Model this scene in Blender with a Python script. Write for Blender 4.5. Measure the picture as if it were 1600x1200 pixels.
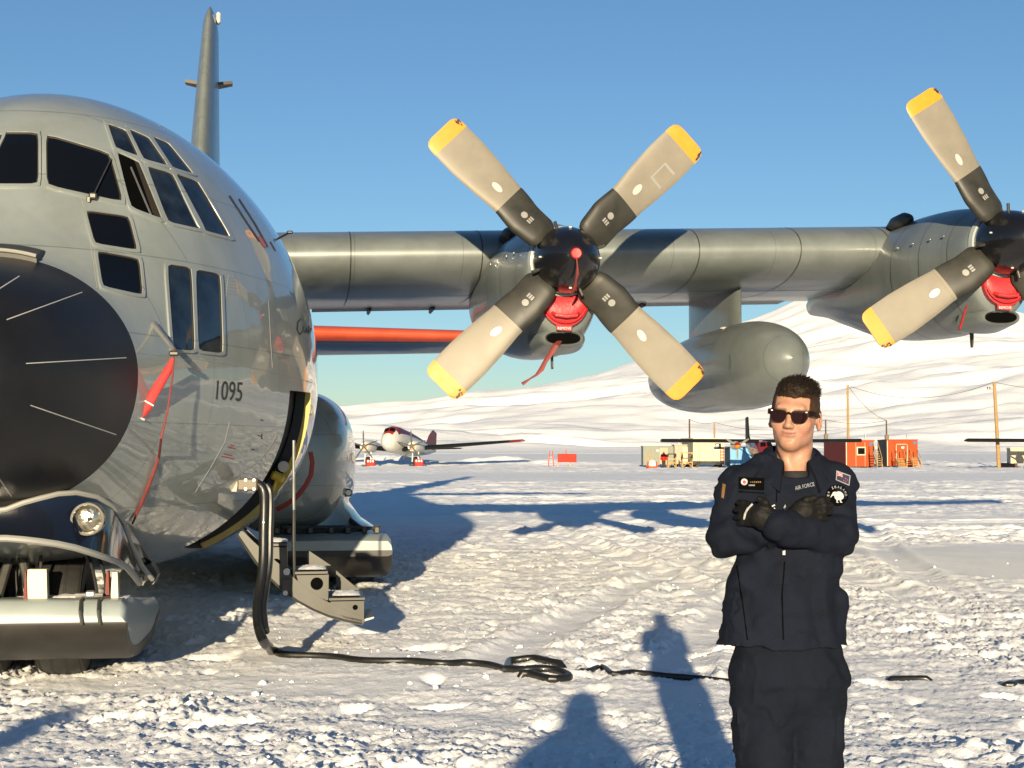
import bpy, bmesh, math, random
import numpy as np
from mathutils import Vector, Matrix
from mathutils.bvhtree import BVHTree
from mathutils.geometry import tessellate_polygon

for o in list(bpy.data.objects):
    bpy.data.objects.remove(o, do_unlink=True)
scene = bpy.context.scene
COL = scene.collection
random.seed(7)

# ------------------------------------------------------------------ camera
FPX, CAMH, HORY = 2350.0, 1.65, 706.0        # focal length in 1600-px units, eye height, horizon row
PITCH = math.atan((HORY - 600.0) / FPX)
cam_d = bpy.data.cameras.new('camera')
cam_d.sensor_width = 36.0
cam_d.lens = 36.0 * FPX / 1600.0
cam_d.clip_start = 0.05
cam_d.clip_end = 60000.0
cam = bpy.data.objects.new('camera', cam_d)
COL.objects.link(cam)
cam.location = (0, 0, CAMH)
cam.rotation_euler = (math.pi / 2 + PITCH, 0, 0)
scene.camera = cam

# ------------------------------------------------------------------ sky, sun, exposure
SUN_EL = math.radians(9.6)
SHADOW_AZ = math.radians(3.4)                # shadows fall away from the lens, a little to the right
world = bpy.data.worlds.new('World')
scene.world = world
world.use_nodes = True
wn = world.node_tree
bg = wn.nodes['Background']
sky = wn.nodes.new('ShaderNodeTexSky')
sky.sky_type = 'NISHITA'
sky.sun_disc = False
sky.sun_elevation = SUN_EL
sky.sun_rotation = math.pi + SHADOW_AZ
sky.altitude = 50
sky.air_density = 1.0
sky.dust_density = 0.0
sky.ozone_density = 3.8
wn.links.new(sky.outputs[0], bg.inputs[0])
bg.inputs[1].default_value = 0.06
sun_d = bpy.data.lights.new('sun', 'SUN')
sun_d.energy = 5.0
sun_d.angle = math.radians(0.53)
sun_d.color = (1.0, 0.825, 0.56)
sun = bpy.data.objects.new('sun', sun_d)
COL.objects.link(sun)
sdir = Vector((math.sin(SHADOW_AZ) * math.cos(SUN_EL), math.cos(SHADOW_AZ) * math.cos(SUN_EL), -math.sin(SUN_EL)))
sun.rotation_euler = sdir.to_track_quat('-Z', 'Y').to_euler()
sun.location = (-10, -40, 30)
vs = scene.view_settings
vs.view_transform = 'Standard'
vs.look = 'None'
vs.gamma = 1.0
vs.use_curve_mapping = False
vs.exposure = 1.1

# ------------------------------------------------------------------ helpers: rays through picture points, used to set real things at real depths
CP, SP = math.cos(PITCH), math.sin(PITCH)
CAMV = Vector((0, 0, CAMH))
def ray(px, py):
    cx = (px - 800.0) / FPX
    cy = (600.0 - py) / FPX
    return Vector((cx, CP - cy * SP, SP + cy * CP))
def at_depth(px, py, y):
    d = ray(px, py)
    return CAMV + d * (y / d.y)
def at_z(px, py, z=0.0):
    d = ray(px, py)
    return CAMV + d * ((z - CAMH) / d.z)
PSI = math.radians(8.12)
ORG = Vector((-3.389, 9.0, 0))
CY, SY = math.cos(PSI), math.sin(PSI)
def l2w(p):
    return Vector((ORG.x + p[0] * CY - p[1] * SY, ORG.y + p[0] * SY + p[1] * CY, p[2]))
def w2l(p):
    x, y = p[0] - ORG.x, p[1] - ORG.y
    return Vector((x * CY + y * SY, -x * SY + y * CY, p[2]))
def at_s(px, py, s):
    d = ray(px, py)
    t = (s + (-SY * ORG.x + CY * ORG.y)) / (-SY * d.x + CY * d.y)
    return w2l(CAMV + d * t)
def cast(px, py, bvh):
    h = bvh.ray_cast(CAMV, ray(px, py).normalized())
    return (h[0], h[1]) if h[0] is not None else (None, None)

def pchip(x, xs, ys):
    xs = np.asarray(xs, float); ys = np.asarray(ys, float); x = np.asarray(x, float)
    h = np.diff(xs); d = np.diff(ys) / h
    m = np.zeros_like(ys)
    for i in range(1, len(xs) - 1):
        if d[i - 1] * d[i] > 0:
            w1 = 2 * h[i] + h[i - 1]; w2 = h[i] + 2 * h[i - 1]
            m[i] = (w1 + w2) / (w1 / d[i - 1] + w2 / d[i])
    m[0] = d[0]; m[-1] = d[-1]
    i = np.clip(np.searchsorted(xs, x) - 1, 0, len(xs) - 2)
    t = np.clip((x - xs[i]) / h[i], 0, 1)
    return ((2*t**3-3*t**2+1)*ys[i] + (t**3-2*t**2+t)*h[i]*m[i] + (-2*t**3+3*t**2)*ys[i+1] + (t**3-t**2)*h[i]*m[i+1])

# ------------------------------------------------------------------ helpers: objects
def obj(name, verts, faces, mat=None, parent=None, smooth=True, mats=None, midx=None, autosmooth=None):
    me = bpy.data.meshes.new(name)
    me.from_pydata([tuple(v) for v in verts], [], [tuple(f) for f in faces])
    o = bpy.data.objects.new(name, me)
    COL.objects.link(o)
    if parent is not None:
        o.parent = parent
    if mats:
        for m in mats: me.materials.append(m)
        me.polygons.foreach_set('material_index', list(midx))
    elif mat is not None:
        me.materials.append(mat)
    if smooth:
        me.polygons.foreach_set('use_smooth', [True] * len(me.polygons))
        if autosmooth is not None:
            me.set_sharp_from_angle(angle=math.radians(autosmooth))
    me.update()
    return o
def npobj(name, V, Fq, mat, parent=None, smooth=True):
    me = bpy.data.meshes.new(name)
    V = np.ascontiguousarray(V, dtype=np.float32); Fq = np.ascontiguousarray(Fq, dtype=np.int32)
    n = Fq.shape[1]
    me.vertices.add(len(V)); me.vertices.foreach_set('co', V.ravel())
    me.loops.add(Fq.size); me.loops.foreach_set('vertex_index', Fq.ravel())
    me.polygons.add(len(Fq)); me.polygons.foreach_set('loop_start', np.arange(len(Fq), dtype=np.int32) * n)
    me.polygons.foreach_set('loop_total', np.full(len(Fq), n, dtype=np.int32))
    me.update(calc_edges=True); me.validate()
    if smooth: me.polygons.foreach_set('use_smooth', np.ones(len(Fq), dtype=bool))
    me.materials.append(mat)
    o = bpy.data.objects.new(name, me); COL.objects.link(o)
    if parent is not None: o.parent = parent
    return o
def empty(name, loc=(0, 0, 0), rz=0.0, parent=None):
    o = bpy.data.objects.new(name, None)
    COL.objects.link(o)
    o.location = loc; o.rotation_euler = (0, 0, rz); o.empty_display_size = 0.1
    if parent is not None: o.parent = parent
    return o
def tag(o, label=None, cat=None, group=None, kind=None):
    if label: o['label'] = label
    if cat: o['category'] = cat
    if group: o['group'] = group
    if kind: o['kind'] = kind
    return o
def copy_tree(o, parent=None):
    c = o.copy(); COL.objects.link(c); c.parent = parent
    for ch in list(o.children):
        copy_tree(ch, c)
    return c
class MB:
    """collects shapes for one mesh"""
    def __init__(s): s.v = []; s.f = []; s.m = []
    def add(s, v, f, m=0):
        n = len(s.v); s.v += [tuple(p) for p in v]; s.f += [tuple(i + n for i in q) for q in f]; s.m += [m] * len(f)
        return s
    def box(s, c, d, m=0, rz=0.0, bev=0.0, R=None):
        x, y, z = d[0] / 2, d[1] / 2, d[2] / 2
        if bev > 0:
            b = min(bev, x * .9, y * .9, z * .9)
            pts = []
            for sx in (-1, 1):
                for sy in (-1, 1):
                    for sz in (-1, 1):
                        pts += [(sx * x, sy * (y - b), sz * (z - b)), (sx * (x - b), sy * y, sz * (z - b)), (sx * (x - b), sy * (y - b), sz * z)]
            bm = bmesh.new()
            vv = [bm.verts.new(p) for p in pts]
            r = bmesh.ops.convex_hull(bm, input=vv)
            bm.verts.index_update()
            v = [p.co.copy() for p in bm.verts]; f = [[q.index for q in fc.verts] for fc in bm.faces]
            bm.free()
        else:
            v = [Vector((a, b_, c_)) for a in (-x, x) for b_ in (-y, y) for c_ in (-z, z)]
            f = [(0, 1, 3, 2), (4, 6, 7, 5), (0, 4, 5, 1), (2, 3, 7, 6), (0, 2, 6, 4), (1, 5, 7, 3)]
        M = R if R is not None else Matrix.Rotation(rz, 3, 'Z')
        c = Vector(c)
        return s.add([M @ Vector(p) + c for p in v], f, m)
    def tube(s, path, rad, n=8, m=0, cap=True, flat=1.0):
        P = [Vector(p) for p in path]
        R = rad if isinstance(rad, (list, tuple)) else [rad] * len(P)
        t0 = (P[1] - P[0]).normalized()
        up = Vector((0, 0, 1)) if abs(t0.z) < 0.9 else Vector((1, 0, 0))
        nrm = t0.cross(up).normalized()
        v = []; f = []
        for i, p in enumerate(P):
            t = (P[min(i + 1, len(P) - 1)] - P[max(i - 1, 0)]).normalized()
            nrm = (nrm - t * nrm.dot(t)).normalized()
            bn = t.cross(nrm)
            for k in range(n):
                a = 2 * math.pi * k / n
                v.append(p + (nrm * math.cos(a) + bn * math.sin(a) * flat) * R[i])
        for i in range(len(P) - 1):
            for k in range(n):
                k2 = (k + 1) % n
                f.append((i * n + k, i * n + k2, (i + 1) * n + k2, (i + 1) * n + k))
        if cap:
            f.append(tuple(range(n))[::-1]); f.append(tuple((len(P) - 1) * n + k for k in range(n)))
        return s.add(v, f, m)
    def rings(s, rings, m=0, cap=(True, True), closed=True):
        n = len(rings[0]); v = [p for r in rings for p in r]; f = []
        for i in range(len(rings) - 1):
            for k in range(n if closed else n - 1):
                k2 = (k + 1) % n
                f.append((i * n + k, (i + 1) * n + k, (i + 1) * n + k2, i * n + k2))
        if cap[0]: f.append(tuple(range(n)))
        if cap[1]: f.append(tuple((len(rings) - 1) * n + k for k in range(n))[::-1])
        return s.add(v, f, m)
    def lathe(s, prof, axis='Y', c=(0, 0, 0), n=32, m=0, cap=(False, False)):
        rr = []
        for (a, r) in prof:
            ring = []
            for k in range(n):
                t = 2 * math.pi * k / n
                if axis == 'Y': ring.append((c[0] + r * math.cos(t), c[1] + a, c[2] + r * math.sin(t)))
                elif axis == 'Z': ring.append((c[0] + r * math.cos(t), c[1] + r * math.sin(t), c[2] + a))
                else: ring.append((c[0] + a, c[1] + r * math.cos(t), c[2] + r * math.sin(t)))
            rr.append(ring)
        return s.rings(rr, m, cap)
    def prism(s, poly, d, m=0):
        """poly: list of 3D points, d: extrusion vector"""
        n = len(poly); P = [Vector(p) for p in poly]; D = Vector(d)
        v = P + [p + D for p in P]
        f = [tuple(range(n))[::-1], tuple(range(n, 2 * n))] + [(k, (k + 1) % n, n + (k + 1) % n, n + k) for k in range(n)]
        return s.add(v, f, m)
    def build(s, name, mat, parent=None, smooth=True, auto=35):
        if isinstance(mat, (list, tuple)):
            o = obj(name, s.v, s.f, None, parent, smooth, list(mat), s.m, auto)
        else:
            o = obj(name, s.v, s.f, mat, parent, smooth, None, None, auto)
        bm = bmesh.new(); bm.from_mesh(o.data)
        bmesh.ops.recalc_face_normals(bm, faces=bm.faces)
        bm.to_mesh(o.data); bm.free()
        return o

# ------------------------------------------------------------------ helpers: noise and implicit surfaces
def _hash(ix, iy, iz, seed):
    h = _hashi(ix, iy, iz, seed)
    return (h & np.uint32(0xFFFFFF)).astype(np.float64) / 0xFFFFFF
def _hashi(ix, iy, iz, seed):
    k = np.uint32((seed * 974634541) & 0xFFFFFFFF)
    h = ix.astype(np.uint32) * np.uint32(374761393) + iy.astype(np.uint32) * np.uint32(668265263) + k
    if not isinstance(iz, int): h = h + iz.astype(np.uint32) * np.uint32(1274126177)
    h = (h ^ (h >> np.uint32(13))) * np.uint32(1274126177)
    return h ^ (h >> np.uint32(16))
_GA = np.arange(4096) / 4096 * 2 * np.pi
_GX = np.cos(_GA); _GY = np.sin(_GA)
def noise2(x, y, seed=0):
    x0 = np.floor(x); y0 = np.floor(y); fx = x - x0; fy = y - y0
    ix = x0.astype(np.int64); iy = y0.astype(np.int64)
    def g(dx, dy):
        a = (_hashi(ix + dx, iy + dy, 0, seed) >> np.uint32(12)) & np.uint32(4095)
        return _GX[a] * (fx - dx) + _GY[a] * (fy - dy)
    u = fx * fx * fx * (fx * (fx * 6 - 15) + 10); v = fy * fy * fy * (fy * (fy * 6 - 15) + 10)
    a = g(0, 0) * (1 - u) + g(1, 0) * u; b = g(0, 1) * (1 - u) + g(1, 1) * u
    return (a * (1 - v) + b * v) * 1.4
def fbm(x, y, oct=4, seed=0, gain=.5, lac=2.03):
    r = 0; a = 1.0
    for i in range(oct):
        r = r + a * noise2(x, y, seed + i); x = x * lac + 17.3; y = y * lac - 9.1; a *= gain
    return r
def noise3(P, scale, seed=0):
    x, y, z = P[..., 0] * scale, P[..., 1] * scale, P[..., 2] * scale
    x0, y0, z0 = np.floor(x), np.floor(y), np.floor(z)
    fx, fy, fz = x - x0, y - y0, z - z0
    ix, iy, iz = x0.astype(np.int64), y0.astype(np.int64), z0.astype(np.int64)
    u, v, w = fx*fx*(3-2*fx), fy*fy*(3-2*fy), fz*fz*(3-2*fz)
    def h(a, b, c): return _hash(ix + a, iy + b, iz + c, seed)
    c00 = h(0,0,0)*(1-u)+h(1,0,0)*u; c10 = h(0,1,0)*(1-u)+h(1,1,0)*u
    c01 = h(0,0,1)*(1-u)+h(1,0,1)*u; c11 = h(0,1,1)*(1-u)+h(1,1,1)*u
    return ((c00*(1-v)+c10*v)*(1-w)+(c01*(1-v)+c11*v)*w)*2-1
def sstep(a, b, x):
    t = np.clip((x - a) / (b - a), 0, 1); return t * t * (3 - 2 * t)
def cone(P, a, b, ra, rb):
    a = np.array(a, float); b = np.array(b, float); d = b - a
    t = np.clip(((P - a) @ d) / (d @ d), 0, 1)
    return np.linalg.norm(P - a - t[..., None] * d, axis=-1) - (ra + t * (rb - ra))
def ell(P, c, r, rot=None):
    q = P - np.array(c, float)
    if rot is not None: q = q @ np.array(rot)
    r = np.array(r, float)
    k0 = np.linalg.norm(q / r, axis=-1); k1 = np.linalg.norm(q / (r * r), axis=-1) + 1e-9
    return k0 * (k0 - 1) / k1
def smin(a, b, k):
    h = np.clip(.5 + .5 * (b - a) / k, 0, 1)
    return b * (1 - h) + a * h - k * h * (1 - h)
def smax(a, b, k): return -smin(-a, -b, k)
def sdf_mesh(fn, lo, hi, h):
    """surface nets: polygonise fn(P) = 0 on a regular grid"""
    lo = np.array(lo, float); hi = np.array(hi, float)
    n = np.ceil((hi - lo) / h).astype(int) + 1
    ax = [lo[i] + h * np.arange(n[i]) for i in range(3)]
    P = np.stack(np.meshgrid(*ax, indexing='ij'), -1)
    D = fn(P)
    S = D < 0
    c = [S[a:n[0]-1+a, b:n[1]-1+b, e:n[2]-1+e] for a in (0, 1) for b in (0, 1) for e in (0, 1)]
    tot = sum(x.astype(np.int8) for x in c)
    act = (tot > 0) & (tot < 8)
    idx = np.full(act.shape, -1, dtype=np.int64)
    cells = np.argwhere(act); idx[act] = np.arange(len(cells))
    acc = np.zeros((len(cells), 3)); cnt = np.zeros(len(cells))
    corners = [(a, b, e) for a in (0, 1) for b in (0, 1) for e in (0, 1)]
    for i in range(8):
        for j in range(i + 1, 8):
            A, B = corners[i], corners[j]
            if sum(abs(A[k] - B[k]) for k in range(3)) != 1: continue
            da = D[cells[:, 0] + A[0], cells[:, 1] + A[1], cells[:, 2] + A[2]]
            db = D[cells[:, 0] + B[0], cells[:, 1] + B[1], cells[:, 2] + B[2]]
            m = (da < 0) != (db < 0)
            t = np.where(m, da / np.where(m, da - db, 1), 0)
            p = np.array(A) + t[:, None] * (np.array(B) - np.array(A))
            acc += p * m[:, None]; cnt += m
    V = lo + (cells + acc / cnt[:, None]) * h
    quads = []
    for axis in range(3):
        o1, o2 = [(1, 2), (2, 0), (0, 1)][axis]
        sl0 = [slice(None)] * 3; sl1 = [slice(None)] * 3
        sl0[axis] = slice(0, n[axis] - 1); sl1[axis] = slice(1, n[axis])
        e = S[tuple(sl0)] != S[tuple(sl1)]
        ii = np.argwhere(e)
        ii = ii[(ii[:, o1] > 0) & (ii[:, o2] > 0) & (ii[:, o1] < n[o1] - 1) & (ii[:, o2] < n[o2] - 1)]
        if not len(ii): continue
        def cell(d1, d2):
            q = ii.copy(); q[:, o1] += d1; q[:, o2] += d2
            return idx[q[:, 0], q[:, 1], q[:, 2]]
        q = np.stack([cell(-1, -1), cell(0, -1), cell(0, 0), cell(-1, 0)], 1)
        flip = ~S[ii[:, 0], ii[:, 1], ii[:, 2]]
        q[flip] = q[flip][:, ::-1]
        quads.append(q)
    Q = np.concatenate(quads)
    Q = Q[(Q >= 0).all(1)]
    return V, Q
def world_bvh(o):
    bpy.context.view_layer.update()
    M = o.matrix_world
    return BVHTree.FromPolygons([M @ v.co for v in o.data.vertices], [tuple(p.vertices) for p in o.data.polygons])

# ------------------------------------------------------------------ materials
def mat(name, col, rough=.5, metal=0.0, coat=0.0, var=0.0, vscale=3.0, bump=0.0, bscale=40.0, col2=None, coat_r=.05, spec=.5, wave=0.0, streak=False, coords='Object', panel=None):
    m = bpy.data.materials.new(name); m.use_nodes = True
    nt = m.node_tree; p = nt.nodes['Principled BSDF']; L = nt.links.new
    col = tuple(c * .72 for c in col); col2 = tuple(c * .72 for c in col2) if col2 else None
    p.inputs['Base Color'].default_value = (*col, 1)
    p.inputs['Roughness'].default_value = rough
    p.inputs['Metallic'].default_value = metal
    p.inputs['Coat Weight'].default_value = coat
    p.inputs['Coat Roughness'].default_value = coat_r
    p.inputs['Specular IOR Level'].default_value = spec
    tc = nt.nodes.new('ShaderNodeTexCoord')
    src = tc.outputs[coords]
    if var > 0:
        n = nt.nodes.new('ShaderNodeTexNoise'); n.inputs['Scale'].default_value = vscale; n.inputs['Detail'].default_value = 6
        n.inputs['Roughness'].default_value = .62
        if streak:
            mp = nt.nodes.new('ShaderNodeMapping'); mp.inputs['Scale'].default_value = (1, 1, .18); L(src, mp.inputs[0]); L(mp.outputs[0], n.inputs[0])
        else: L(src, n.inputs[0])
        r = nt.nodes.new('ShaderNodeValToRGB')
        c2 = col2 if col2 else tuple(c * (1 - var) for c in col)
        r.color_ramp.elements[0].position = .32; r.color_ramp.elements[1].position = .68
        r.color_ramp.elements[0].color = (*c2, 1); r.color_ramp.elements[1].color = (*(col if col2 else tuple(min(1, c * (1 + var * .5)) for c in col)), 1)
        L(n.outputs[0], r.inputs[0]); L(r.outputs[0], p.inputs['Base Color'])
        rr = nt.nodes.new('ShaderNodeMapRange'); rr.inputs[3].default_value = max(0.02, rough * .8); rr.inputs[4].default_value = min(1, rough * 1.25)
        L(n.outputs[0], rr.inputs[0]); L(rr.outputs[0], p.inputs['Roughness'])
    if panel:                                              # faint skin joints and rivet rows
        sx = nt.nodes.new('ShaderNodeSeparateXYZ'); L(src, sx.inputs[0])
        cb = nt.nodes.new('ShaderNodeCombineXYZ'); L(sx.outputs[panel[0]], cb.inputs[0]); L(sx.outputs[panel[1]], cb.inputs[1])
        br = nt.nodes.new('ShaderNodeTexBrick'); L(cb.outputs[0], br.inputs[0])
        br.inputs['Scale'].default_value = 1.0; br.inputs['Mortar Size'].default_value = .0045; br.inputs['Brick Width'].default_value = panel[2]; br.inputs['Row Height'].default_value = panel[3]
        br.inputs['Color1'].default_value = (1, 1, 1, 1); br.inputs['Color2'].default_value = (.93, .935, .93, 1); br.inputs['Mortar'].default_value = (.60, .60, .58, 1)
        st = nt.nodes.new('ShaderNodeTexNoise'); st.inputs['Scale'].default_value = 2.2; st.inputs['Detail'].default_value = 7; st.inputs['Roughness'].default_value = .7
        mp_ = nt.nodes.new('ShaderNodeMapping'); mp_.inputs['Scale'].default_value = (1.2, 1.2, .22); L(src, mp_.inputs[0]); L(mp_.outputs[0], st.inputs[0])
        sr = nt.nodes.new('ShaderNodeValToRGB'); sr.color_ramp.elements[0].position = .36; sr.color_ramp.elements[0].color = (.88, .875, .85, 1); sr.color_ramp.elements[1].position = .56; sr.color_ramp.elements[1].color = (1, 1, 1, 1); L(st.outputs[0], sr.inputs[0])
        m1 = nt.nodes.new('ShaderNodeMix'); m1.data_type = 'RGBA'; m1.blend_type = 'MULTIPLY'; m1.inputs[0].default_value = .9; L(br.outputs[0], m1.inputs[6]); L(sr.outputs[0], m1.inputs[7])
        m2 = nt.nodes.new('ShaderNodeMix'); m2.data_type = 'RGBA'; m2.blend_type = 'MULTIPLY'; m2.inputs[0].default_value = 1.0
        prev = p.inputs['Base Color'].links[0].from_socket if p.inputs['Base Color'].links else None
        if prev: L(prev, m2.inputs[6])
        else: m2.inputs[6].default_value = (*col, 1)
        L(m1.outputs[2], m2.inputs[7]); L(m2.outputs[2], p.inputs['Base Color'])
    if bump > 0:
        n2 = nt.nodes.new('ShaderNodeTexNoise'); n2.inputs['Scale'].default_value = bscale; n2.inputs['Detail'].default_value = 5
        L(src, n2.inputs[0])
        b = nt.nodes.new('ShaderNodeBump'); b.inputs['Strength'].default_value = 1.0; b.inputs['Distance'].default_value = bump
        L(n2.outputs[0], b.inputs['Height']); L(b.outputs[0], p.inputs['Normal'])
    if wave > 0:
        n3 = nt.nodes.new('ShaderNodeTexNoise'); n3.inputs['Scale'].default_value = 1.7; n3.inputs['Detail'].default_value = 2
        mp = nt.nodes.new('ShaderNodeMapping'); mp.inputs['Scale'].default_value = (1, 1, 1); L(src, mp.inputs[0]); L(mp.outputs[0], n3.inputs[0])
        b = nt.nodes.new('ShaderNodeBump'); b.inputs['Distance'].default_value = wave
        L(n3.outputs[0], b.inputs['Height']); L(b.outputs[0], p.inputs['Normal']); L(b.outputs[0], p.inputs['Coat Normal'])
    return m
M = {}
M['paint'] = mat('aircraft_grey_paint', (.285, .318, .310), .32, 0, 1.0, .08, 1.6, wave=.009, coat_r=.03, panel=('Y', 'Z', 1.15, .62))
M['paint2'] = mat('aircraft_grey_metallic', (.218, .244, .236), .38, .2, .35, .12, 2.5, wave=.004, coat_r=.12, panel=('X', 'Y', 1.4, .75))
M['radome'] = mat('radome_black', (.012, .012, .014), .42, 0, .0, .3, 2.0, spec=.35)
M['navy'] = mat('gloss_navy', (.008, .011, .02), .1, 0, .6)
M['black'] = mat('black_gloss', (.008, .008, .01), .22, 0, .3)
M['rubber'] = mat('black_rubber', (.016, .015, .014), .62, 0, 0, .25, 20, .002, 60)
M['teflon'] = mat('dark_ski_sole', (.028, .025, .022), .5, 0, 0, .3, 5)
M['skigrey'] = mat('ski_grey_gloss', (.36, .41, .41), .42, 0, .25, .1, 3, coat_r=.05)
M['glass'] = mat('dark_cockpit_glass', (.004, .005, .007), .03, 0, 0, spec=.25)
M['glass2'] = mat('mottled_side_glass', (.02, .03, .042), .04, 0, .2, .6, 5, spec=.6, col2=(.003, .004, .006))  # pale mottling painted in for small reflections and hints of the interior
M['seal'] = mat('window_seal', (.035, .027, .02), .6, spec=.2)
M['blade'] = mat('blade_beige', (.262, .236, .190), .5, .1, 0, .10, 4, spec=.3)
M['cuff'] = mat('blade_cuff_dark', (.035, .034, .027), .5, 0, 0, .3, 6, spec=.4)
M['yellow'] = mat('blade_tip_orange', (.80, .29, .012), .5, 0, 0, .08, 12)
M['chip'] = mat('chipped_dark', (.03, .025, .02), .6)
M['oval'] = mat('oval_plate', (.62, .60, .55), .35, .2)
M['logo'] = mat('decal_grey', (.30, .30, .28), .5)
M['red'] = mat('red_cover', (.55, .025, .03), .42, 0, .2, .18, 7, .004, 25)
M['redcloth'] = mat('red_cloth', (.50, .03, .03), .75, 0, 0, .25, 14, .004, 40)
M['darkred'] = mat('red_strap', (.22, .035, .03), .7, 0, 0, .3, 10)
M['orange'] = mat('orange_red_paint', (.60, .085, .03), .4, 0, .2, .15, 2)
M['tail_grey'] = mat('stabilizer_grey', (.16, .18, .20), .4, 0, .2, .1, 2)  # dark grey of the tailplane skin behind its red leading edge
M['steel'] = mat('bare_metal', (.55, .55, .52), .3, .8, 0, .15, 8)
M['darkmetal'] = mat('dark_metal', (.07, .068, .06), .45, .4, 0, .3, 8)
M['stair'] = mat('stair_alloy', (.065, .064, .055), .42, .35, .1, .2, 6)
M['cream'] = mat('cream_paint', (.70, .64, .50), .5, 0, 0, .12, 5)
M['yellowstripe'] = mat('yellow_edge', (.50, .36, .03), .45, 0, .2, .2, 9)
M['yellowtag'] = mat('yellow_handle', (.75, .50, .04), .5)
M['decal_black'] = mat('decal_black', (.015, .015, .016), .5)
M['decal_red'] = mat('decal_red', (.40, .04, .03), .5)
M['white'] = mat('white_paint', (.78, .78, .75), .4, 0, .1, .06, 5)
M['hole_black'] = mat('opening_dark', (.003, .003, .003), .9, spec=.02)  # flat black painted over openings in place of their dark inside
M['cable'] = mat('black_cable', (.010, .010, .009), .4, 0, .2, .3, 20)
M['socket'] = mat('connector_brown', (.11, .09, .06), .5, .2)
M['cabin'] = mat('cabin_lining', (.035, .035, .032), .8)
def lens_mat():
    m = mat('landing_light_lens', (.75, .68, .50), .12, .9, .8, .35, 40, .01, 18)
    return m
M['lens'] = lens_mat()
def snow_mat(name, bd, sc):
    m = bpy.data.materials.new(name); m.use_nodes = True
    nt = m.node_tree; p = nt.nodes['Principled BSDF']; L = nt.links.new
    tc = nt.nodes.new('ShaderNodeTexCoord')
    n = nt.nodes.new('ShaderNodeTexNoise'); n.inputs['Scale'].default_value = sc; n.inputs['Detail'].default_value = 8; n.inputs['Roughness'].default_value = .7
    n2 = nt.nodes.new('ShaderNodeTexNoise'); n2.inputs['Scale'].default_value = sc * .035; n2.inputs['Detail'].default_value = 4
    L(tc.outputs['Object'], n.inputs[0]); L(tc.outputs['Object'], n2.inputs[0])
    r = nt.nodes.new('ShaderNodeValToRGB')
    r.color_ramp.elements[0].color = (.85, .86, .87, 1); r.color_ramp.elements[1].color = (.93, .925, .915, 1)
    r.color_ramp.elements[0].position = .3; r.color_ramp.elements[1].position = .7
    L(n2.outputs[0], r.inputs[0]); L(r.outputs[0], p.inputs['Base Color'])
    p.inputs['Roughness'].default_value = .7; p.inputs['Specular IOR Level'].default_value = .25
    b = nt.nodes.new('ShaderNodeBump'); b.inputs['Distance'].default_value = bd; b.inputs['Strength'].default_value = 1
    L(n.outputs[0], b.inputs['Height']); L(b.outputs[0], p.inputs['Normal'])
    return m
M['snow'] = snow_mat('snow', .012, 38)
M['hillsnow'] = snow_mat('hill_snow', 1.6, .03)

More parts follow.
